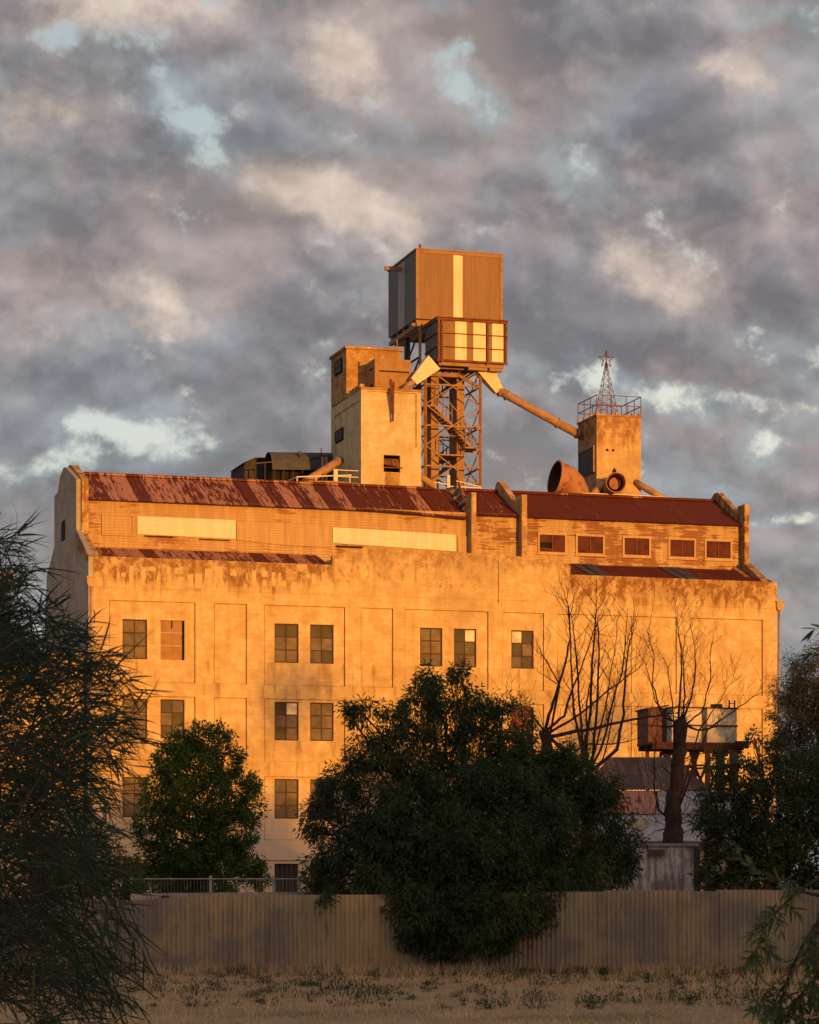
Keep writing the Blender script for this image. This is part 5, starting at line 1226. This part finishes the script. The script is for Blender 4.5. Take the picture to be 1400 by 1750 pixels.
def spray(T, base, twiglist, leafmatn, barkn, ll, lw_, nl, sagf, spread):
    m = MB(); B, D, LL, WW, SG = [], [], [], [], []
    for (p0, p1, p2, r) in twiglist:
        n = 12; pts = []
        for k in range(n+1):
            t = k/n; pts.append(p0*(1-t)**2+p1*2*t*(1-t)+p2*t*t)
        m.tube(pts, [r*(1-.8*k/n) for k in range(n+1)], 5)
        L_tot = sum((pts[k+1]-pts[k]).length for k in range(n)); cnt = max(6, int(L_tot*nl))
        for j in range(cnt):
            t = random.uniform(.12, 1.0) if j else 1.0; k = min(n-1, int(t*n)); p = pts[k].lerp(pts[k+1], t*n-k); d = (pts[k+1]-pts[k]).normalized()
            s_ = Vector((random.gauss(0, 1), random.gauss(0, 1), random.gauss(0, 1))); s_ = (s_-d*s_.dot(d)).normalized()
            dd = (d+s_*spread*random.uniform(.4, 1.3)).normalized(); B.append(p[:]); D.append(dd[:]); LL.append(ll*random.uniform(.55, 1.25)); WW.append(lw_*random.uniform(.7, 1.2)); SG.append(sagf*random.uniform(.1, 1.4))
    m.build('branches', M[barkn], T, base)
    strips('leaves', B, D, np.array(LL), np.array(WW), M[leafmatn], T, base, np.array(SG))
sil = [(900,40),(950,55),(1000,75),(1050,135),(1100,185),(1130,215),(1180,240),(1230,250),(1280,235),(1330,225),(1380,205),(1440,185),(1500,205),(1560,235),(1620,250),(1680,225),(1750,235),(1800,230)]
def edge(y):
    for (y0, x0), (y1, x1) in zip(sil, sil[1:]):
        if y0 <= y <= y1: return x0+(x1-x0)*(y-y0)/(y1-y0)
    return 200
wt = []
YW = 10.0
for i in range(400):
    y2 = random.uniform(905, 1790) if random.random() > .25 else random.uniform(1100, 1500)
    e_ = edge(max(y2, 901)); x2 = e_-abs(random.gauss(0, 1))*(85 if i % 3 else 160)+random.uniform(-25, 12)
    if y2 < 1050: x2 = random.uniform(-60, e_)
    Yd = YW+random.uniform(-1.3, 1.6)
    up = y2 < 1330
    ln = random.uniform(110, 230)
    an = R(random.uniform(15, 70)) if y2 < 1120 else (R(random.uniform(-15, 50)) if up else R(random.uniform(-50, 15)))
    x0, y0 = x2-ln*math.cos(an), y2+ln*math.sin(an)
    bow = random.uniform(15, 45)
    xm, ym = (x0+x2)/2-bow*math.sin(an)*.4, (y0+y2)/2-bow*(1 if up else .9)
    wt.append((W3(x0, y0, Yd+random.uniform(-.3, .3)), W3(xm, ym, Yd), W3(x2, y2, Yd), .0028))
for i in range(330):      # the heavier masses of foliage
    if i < 90: x2, y2 = random.uniform(-40, 120), random.gauss(1110, 32)
    elif i < 150: x2, y2 = random.uniform(-60, 60), random.uniform(960, 1420)
    else: x2, y2 = random.uniform(-60, 1)+random.random()*210, random.uniform(1400, 1720)
    an = R(random.uniform(-60, 60)); ln = random.uniform(70, 160); Yd = YW+random.uniform(-1, 2.4)
    wt.append((W3(x2-ln*math.cos(an), y2+ln*math.sin(an), Yd), W3(x2-ln*.5, y2+ln*.5*math.sin(an)-20, Yd), W3(x2, y2, Yd), .0028))
baseW = (X(-140, YW), YW, 0)
T = thing('wattle', 'near drooping wattle with long narrow dark leaves filling the left edge', 'shrub', baseW)
for i in range(26):     # main stems feeding the twigs
    y2 = random.uniform(960, 1650); x2 = edge(y2)-random.uniform(60, 190); Yd = YW+random.uniform(-.9, 1.1)
    wt.append((Vector(baseW)+Vector((random.uniform(-.1, .1), random.uniform(-.2, .2), 0)), W3(random.uniform(-260, -80), min(y2+60, 1500), Yd), W3(x2, y2, Yd), .014))
spray(T, baseW, wt, 'wattle_leaf', 'twig_bark', .125, .0058, 34, .5, .85)
# right foreground: hanging sprays of a young pepper tree
pt = []; YP = 9.0; baseP = (X(1620, YP), YP, 0)
main = [((1400,1530),(1335,1520),(1262,1462)), ((1400,1500),(1300,1560),(1290,1640)), ((1410,1560),(1345,1640),(1325,1750)), ((1420,1520),(1380,1600),(1395,1720)), ((1420,1640),(1370,1690),(1310,1790)), ((1430,1700),(1400,1740),(1360,1800))]
Rt = Vector(baseP)
for a, b, c in main:
    pt.append((W3(*a, YP), W3(*b, YP), W3(*c, YP), .006)); pt.append((Rt, W3(1560, 1480, YP), W3(*a, YP), .016))
for i in range(62):
    a, b, c = random.choice(main); t = random.uniform(.35, 1); x = a[0]*(1-t)**2+2*b[0]*t*(1-t)+c[0]*t*t; y = a[1]*(1-t)**2+2*b[1]*t*(1-t)+c[1]*t*t
    if (a, b, c) == main[0] and random.random() < .8: continue
    p0 = W3(x, y, YP); L = random.uniform(25, 60); an = random.uniform(-.6, 3.6)
    p2 = W3(x+L*math.cos(an)*.8, y+abs(L*math.sin(an))*.7+12, YP+random.uniform(-.3, .3)); p1 = (p0+p2)/2+Vector((0, 0, .03)); pt.append((p0, p1, p2, .002))
pt.append((W3(1450, 1100, YP), W3(1420, 1060, YP), W3(1388, 1078, YP), .003)); pt.append((W3(1450, 1130, YP), W3(1400, 1110, YP), W3(1378, 1122, YP), .003)); pt.append((Rt, W3(1600, 1250, YP), W3(1450, 1100, YP), .012)); pt.append((Rt, W3(1600, 1250, YP), W3(1450, 1130, YP), .012))
pt = [p for p in pt]
T = thing('young_pepper_tree', 'near pepper tree sprays hanging into the lower right corner', 'tree', baseP)
fine = [p for p in pt if p[3] <= .0061]; thick = [p for p in pt if p[3] > .0061]
m = MB()
for p0, p1, p2, r in thick: m.tube([p0*(1-t)**2+p1*2*t*(1-t)+p2*t*t for t in [k/12 for k in range(13)]], [r*(1-.5*k/12) for k in range(13)], 6)
m.build('trunk', M['twig_bark'], T, baseP)
spray(T, baseP, fine, 'pepper_near', 'twig_bark', .05, .0075, 150, .2, .9)

# grass and weeds
n = 85000
Yg = 33+31*RNG.random(n)**.8; half = (740/F)*Yg+.5; Xg = RNG.uniform(-1, 1, n)*half
nz = np.sin(Xg*1.3+np.sin(Yg*.7)*2)+np.sin(Yg*.9+Xg*.4)+RNG.normal(0, .7, n)
dry = nz > -.9
def blades(name, msk, mat, lo, hi, label, cat, w_=.014):
    k = msk.sum(); C = np.stack([Xg[msk], Yg[msk], np.full(k, -.01)], 1); D = np.stack([RNG.normal(0, .55, k), RNG.normal(0, .55, k), np.ones(k)], 1)
    o = leaf_mesh(name, C, D, RNG.uniform(lo, hi, k), RNG.uniform(.6, 1.3, k)*w_, M[mat], None, (0, 0, 0), .1); tag(o, label, cat, kind='stuff')
blades('dry_grass', dry, 'dry_grass', .03, .11, 'short dry straw-coloured grass covering the paddock', 'grass')
blades('green_grass', ~dry, 'green_grass', .03, .11, 'patches of half-green grass in the paddock', 'grass')
C, D = [], []
for i in range(560):
    if i < 260: y = 63-abs(random.gauss(0, .35))-.12; x = random.uniform(-10, 10.5)+random.gauss(0, .8)*math.sin(i); s_ = random.uniform(.06, .24)**1.0
    else: y = random.uniform(42, 62); x = random.uniform(-9, 9)*y/62; s_ = .05+.28*random.random()**2.5
    k = int(95*s_/.15); d = rnd_dirs(k); d[:, 2] = np.abs(d[:, 2]); c = np.array([x, y, .02]); C.append(c+d*s_*RNG.random(k)[:, None]*np.array([1.5, 1, .9])); D.append(d+np.array([0, 0, .3]))
C, D = np.concatenate(C), np.concatenate(D); k = len(C)
tag(leaf_mesh('weeds', C, D, RNG.uniform(.03, .085, k), RNG.uniform(.012, .03, k), M['weed_leaf'], None), 'low dark green weeds at the fence foot and scattered over the paddock', 'weeds', kind='stuff')
C, D = [], []
for i in range(900):
    x = random.gauss(0, 1)*.7+random.choice([-2.3, -.9, 1.2, 5.2, 5.6, 6.3, 9, -5]) ; y = 62.7-random.random()*1.6; k = 9
    if i > 300: y = random.uniform(38, 62.5); x = random.uniform(-1, 1)*.15*y
    c = np.array([x, y, 0.0]); C.append(np.repeat(c[None], k, 0)+RNG.normal(0, .04, (k, 3))*np.array([1, 1, 0])); D.append(np.stack([RNG.normal(0, .3, k), RNG.normal(0, .3, k), np.ones(k)], 1))
C, D = np.concatenate(C), np.concatenate(D); k = len(C)
tag(leaf_mesh('tall_straw', C, D, RNG.uniform(.12, .42, k), np.full(k, .011), M['dry_grass'], None), 'tall dry stalks at the fence foot and in loose tufts over the paddock', 'grass', kind='stuff')

# ------------------------------------------------------------------ wood far behind the camera: the low sun only clears its tops
Ldir = Vector((sdir.x, sdir.y, 0)).normalized(); lat = Vector((Ldir.y*-1, Ldir.x, 0))
lat = Vector((math.cos(SUN_AZ), math.sin(SUN_AZ), 0))
mid = frame_pos(16, 0)+Ldir*205
lc = mid.dot(lat); C, D = [], []
el = math.tan(SUN_EL)
def top_at(l):     # wanted height of the wood's shadow edge on the mill front, metres
    u = (l-lc)+16*1.0
    h = 5.5+1.0*math.sin(u*.45+1.0)+.6*math.sin(u*1.1)
    if 5 < u < 11: h += 2.0*math.exp(-((u-8.5)/1.3)**2)
    if 20 < u < 28: h += 1.3*math.exp(-((u-22.5)/1.3)**2)
    return h+205*el
l = lc-150
while l < lc+60:
    u = l-lc+16; zt = top_at(l) if -3 < u < 40 else 205*el+random.uniform(5.5, 8.5)
    for j in range(11):
        z = zt-1.3-j*(zt-1)/10.5; r = 1.35+.4*random.random()
        if j == 0: r = 1.2
        c = np.array((mid + lat*(l-lc+random.uniform(-.4, .4)))[:]); c[2] = z; k = 42
        d = rnd_dirs(k); C.append(c+d*(r*RNG.random(k)[:, None]**.4)); D.append(rnd_dirs(k))
    l += 1.25
# a few loose sprays above the edge throw the soft dapples
for (uu_, h_) in ((8.3, 10.6), (9.4, 11.6), (8.8, 9.6), (10.2, 11.0), (22.6, 9.4), (23.4, 9.9), (21.8, 8.8), (13, 7.6)):
    c = np.array((mid + lat*(uu_-16))[:]); c[2] = h_+205*el; k = 14; d = rnd_dirs(k); C.append(c+d*RNG.random(k)[:, None]*.8); D.append(rnd_dirs(k))
C, D = np.concatenate(C), np.concatenate(D); k = len(C)
tag(leaf_mesh('far_wood', C, D, RNG.uniform(.7, 1.2, k), RNG.uniform(.5, .8, k), M['dense_leaf'], None), 'far row of trees behind the viewer', 'wood', kind='stuff')
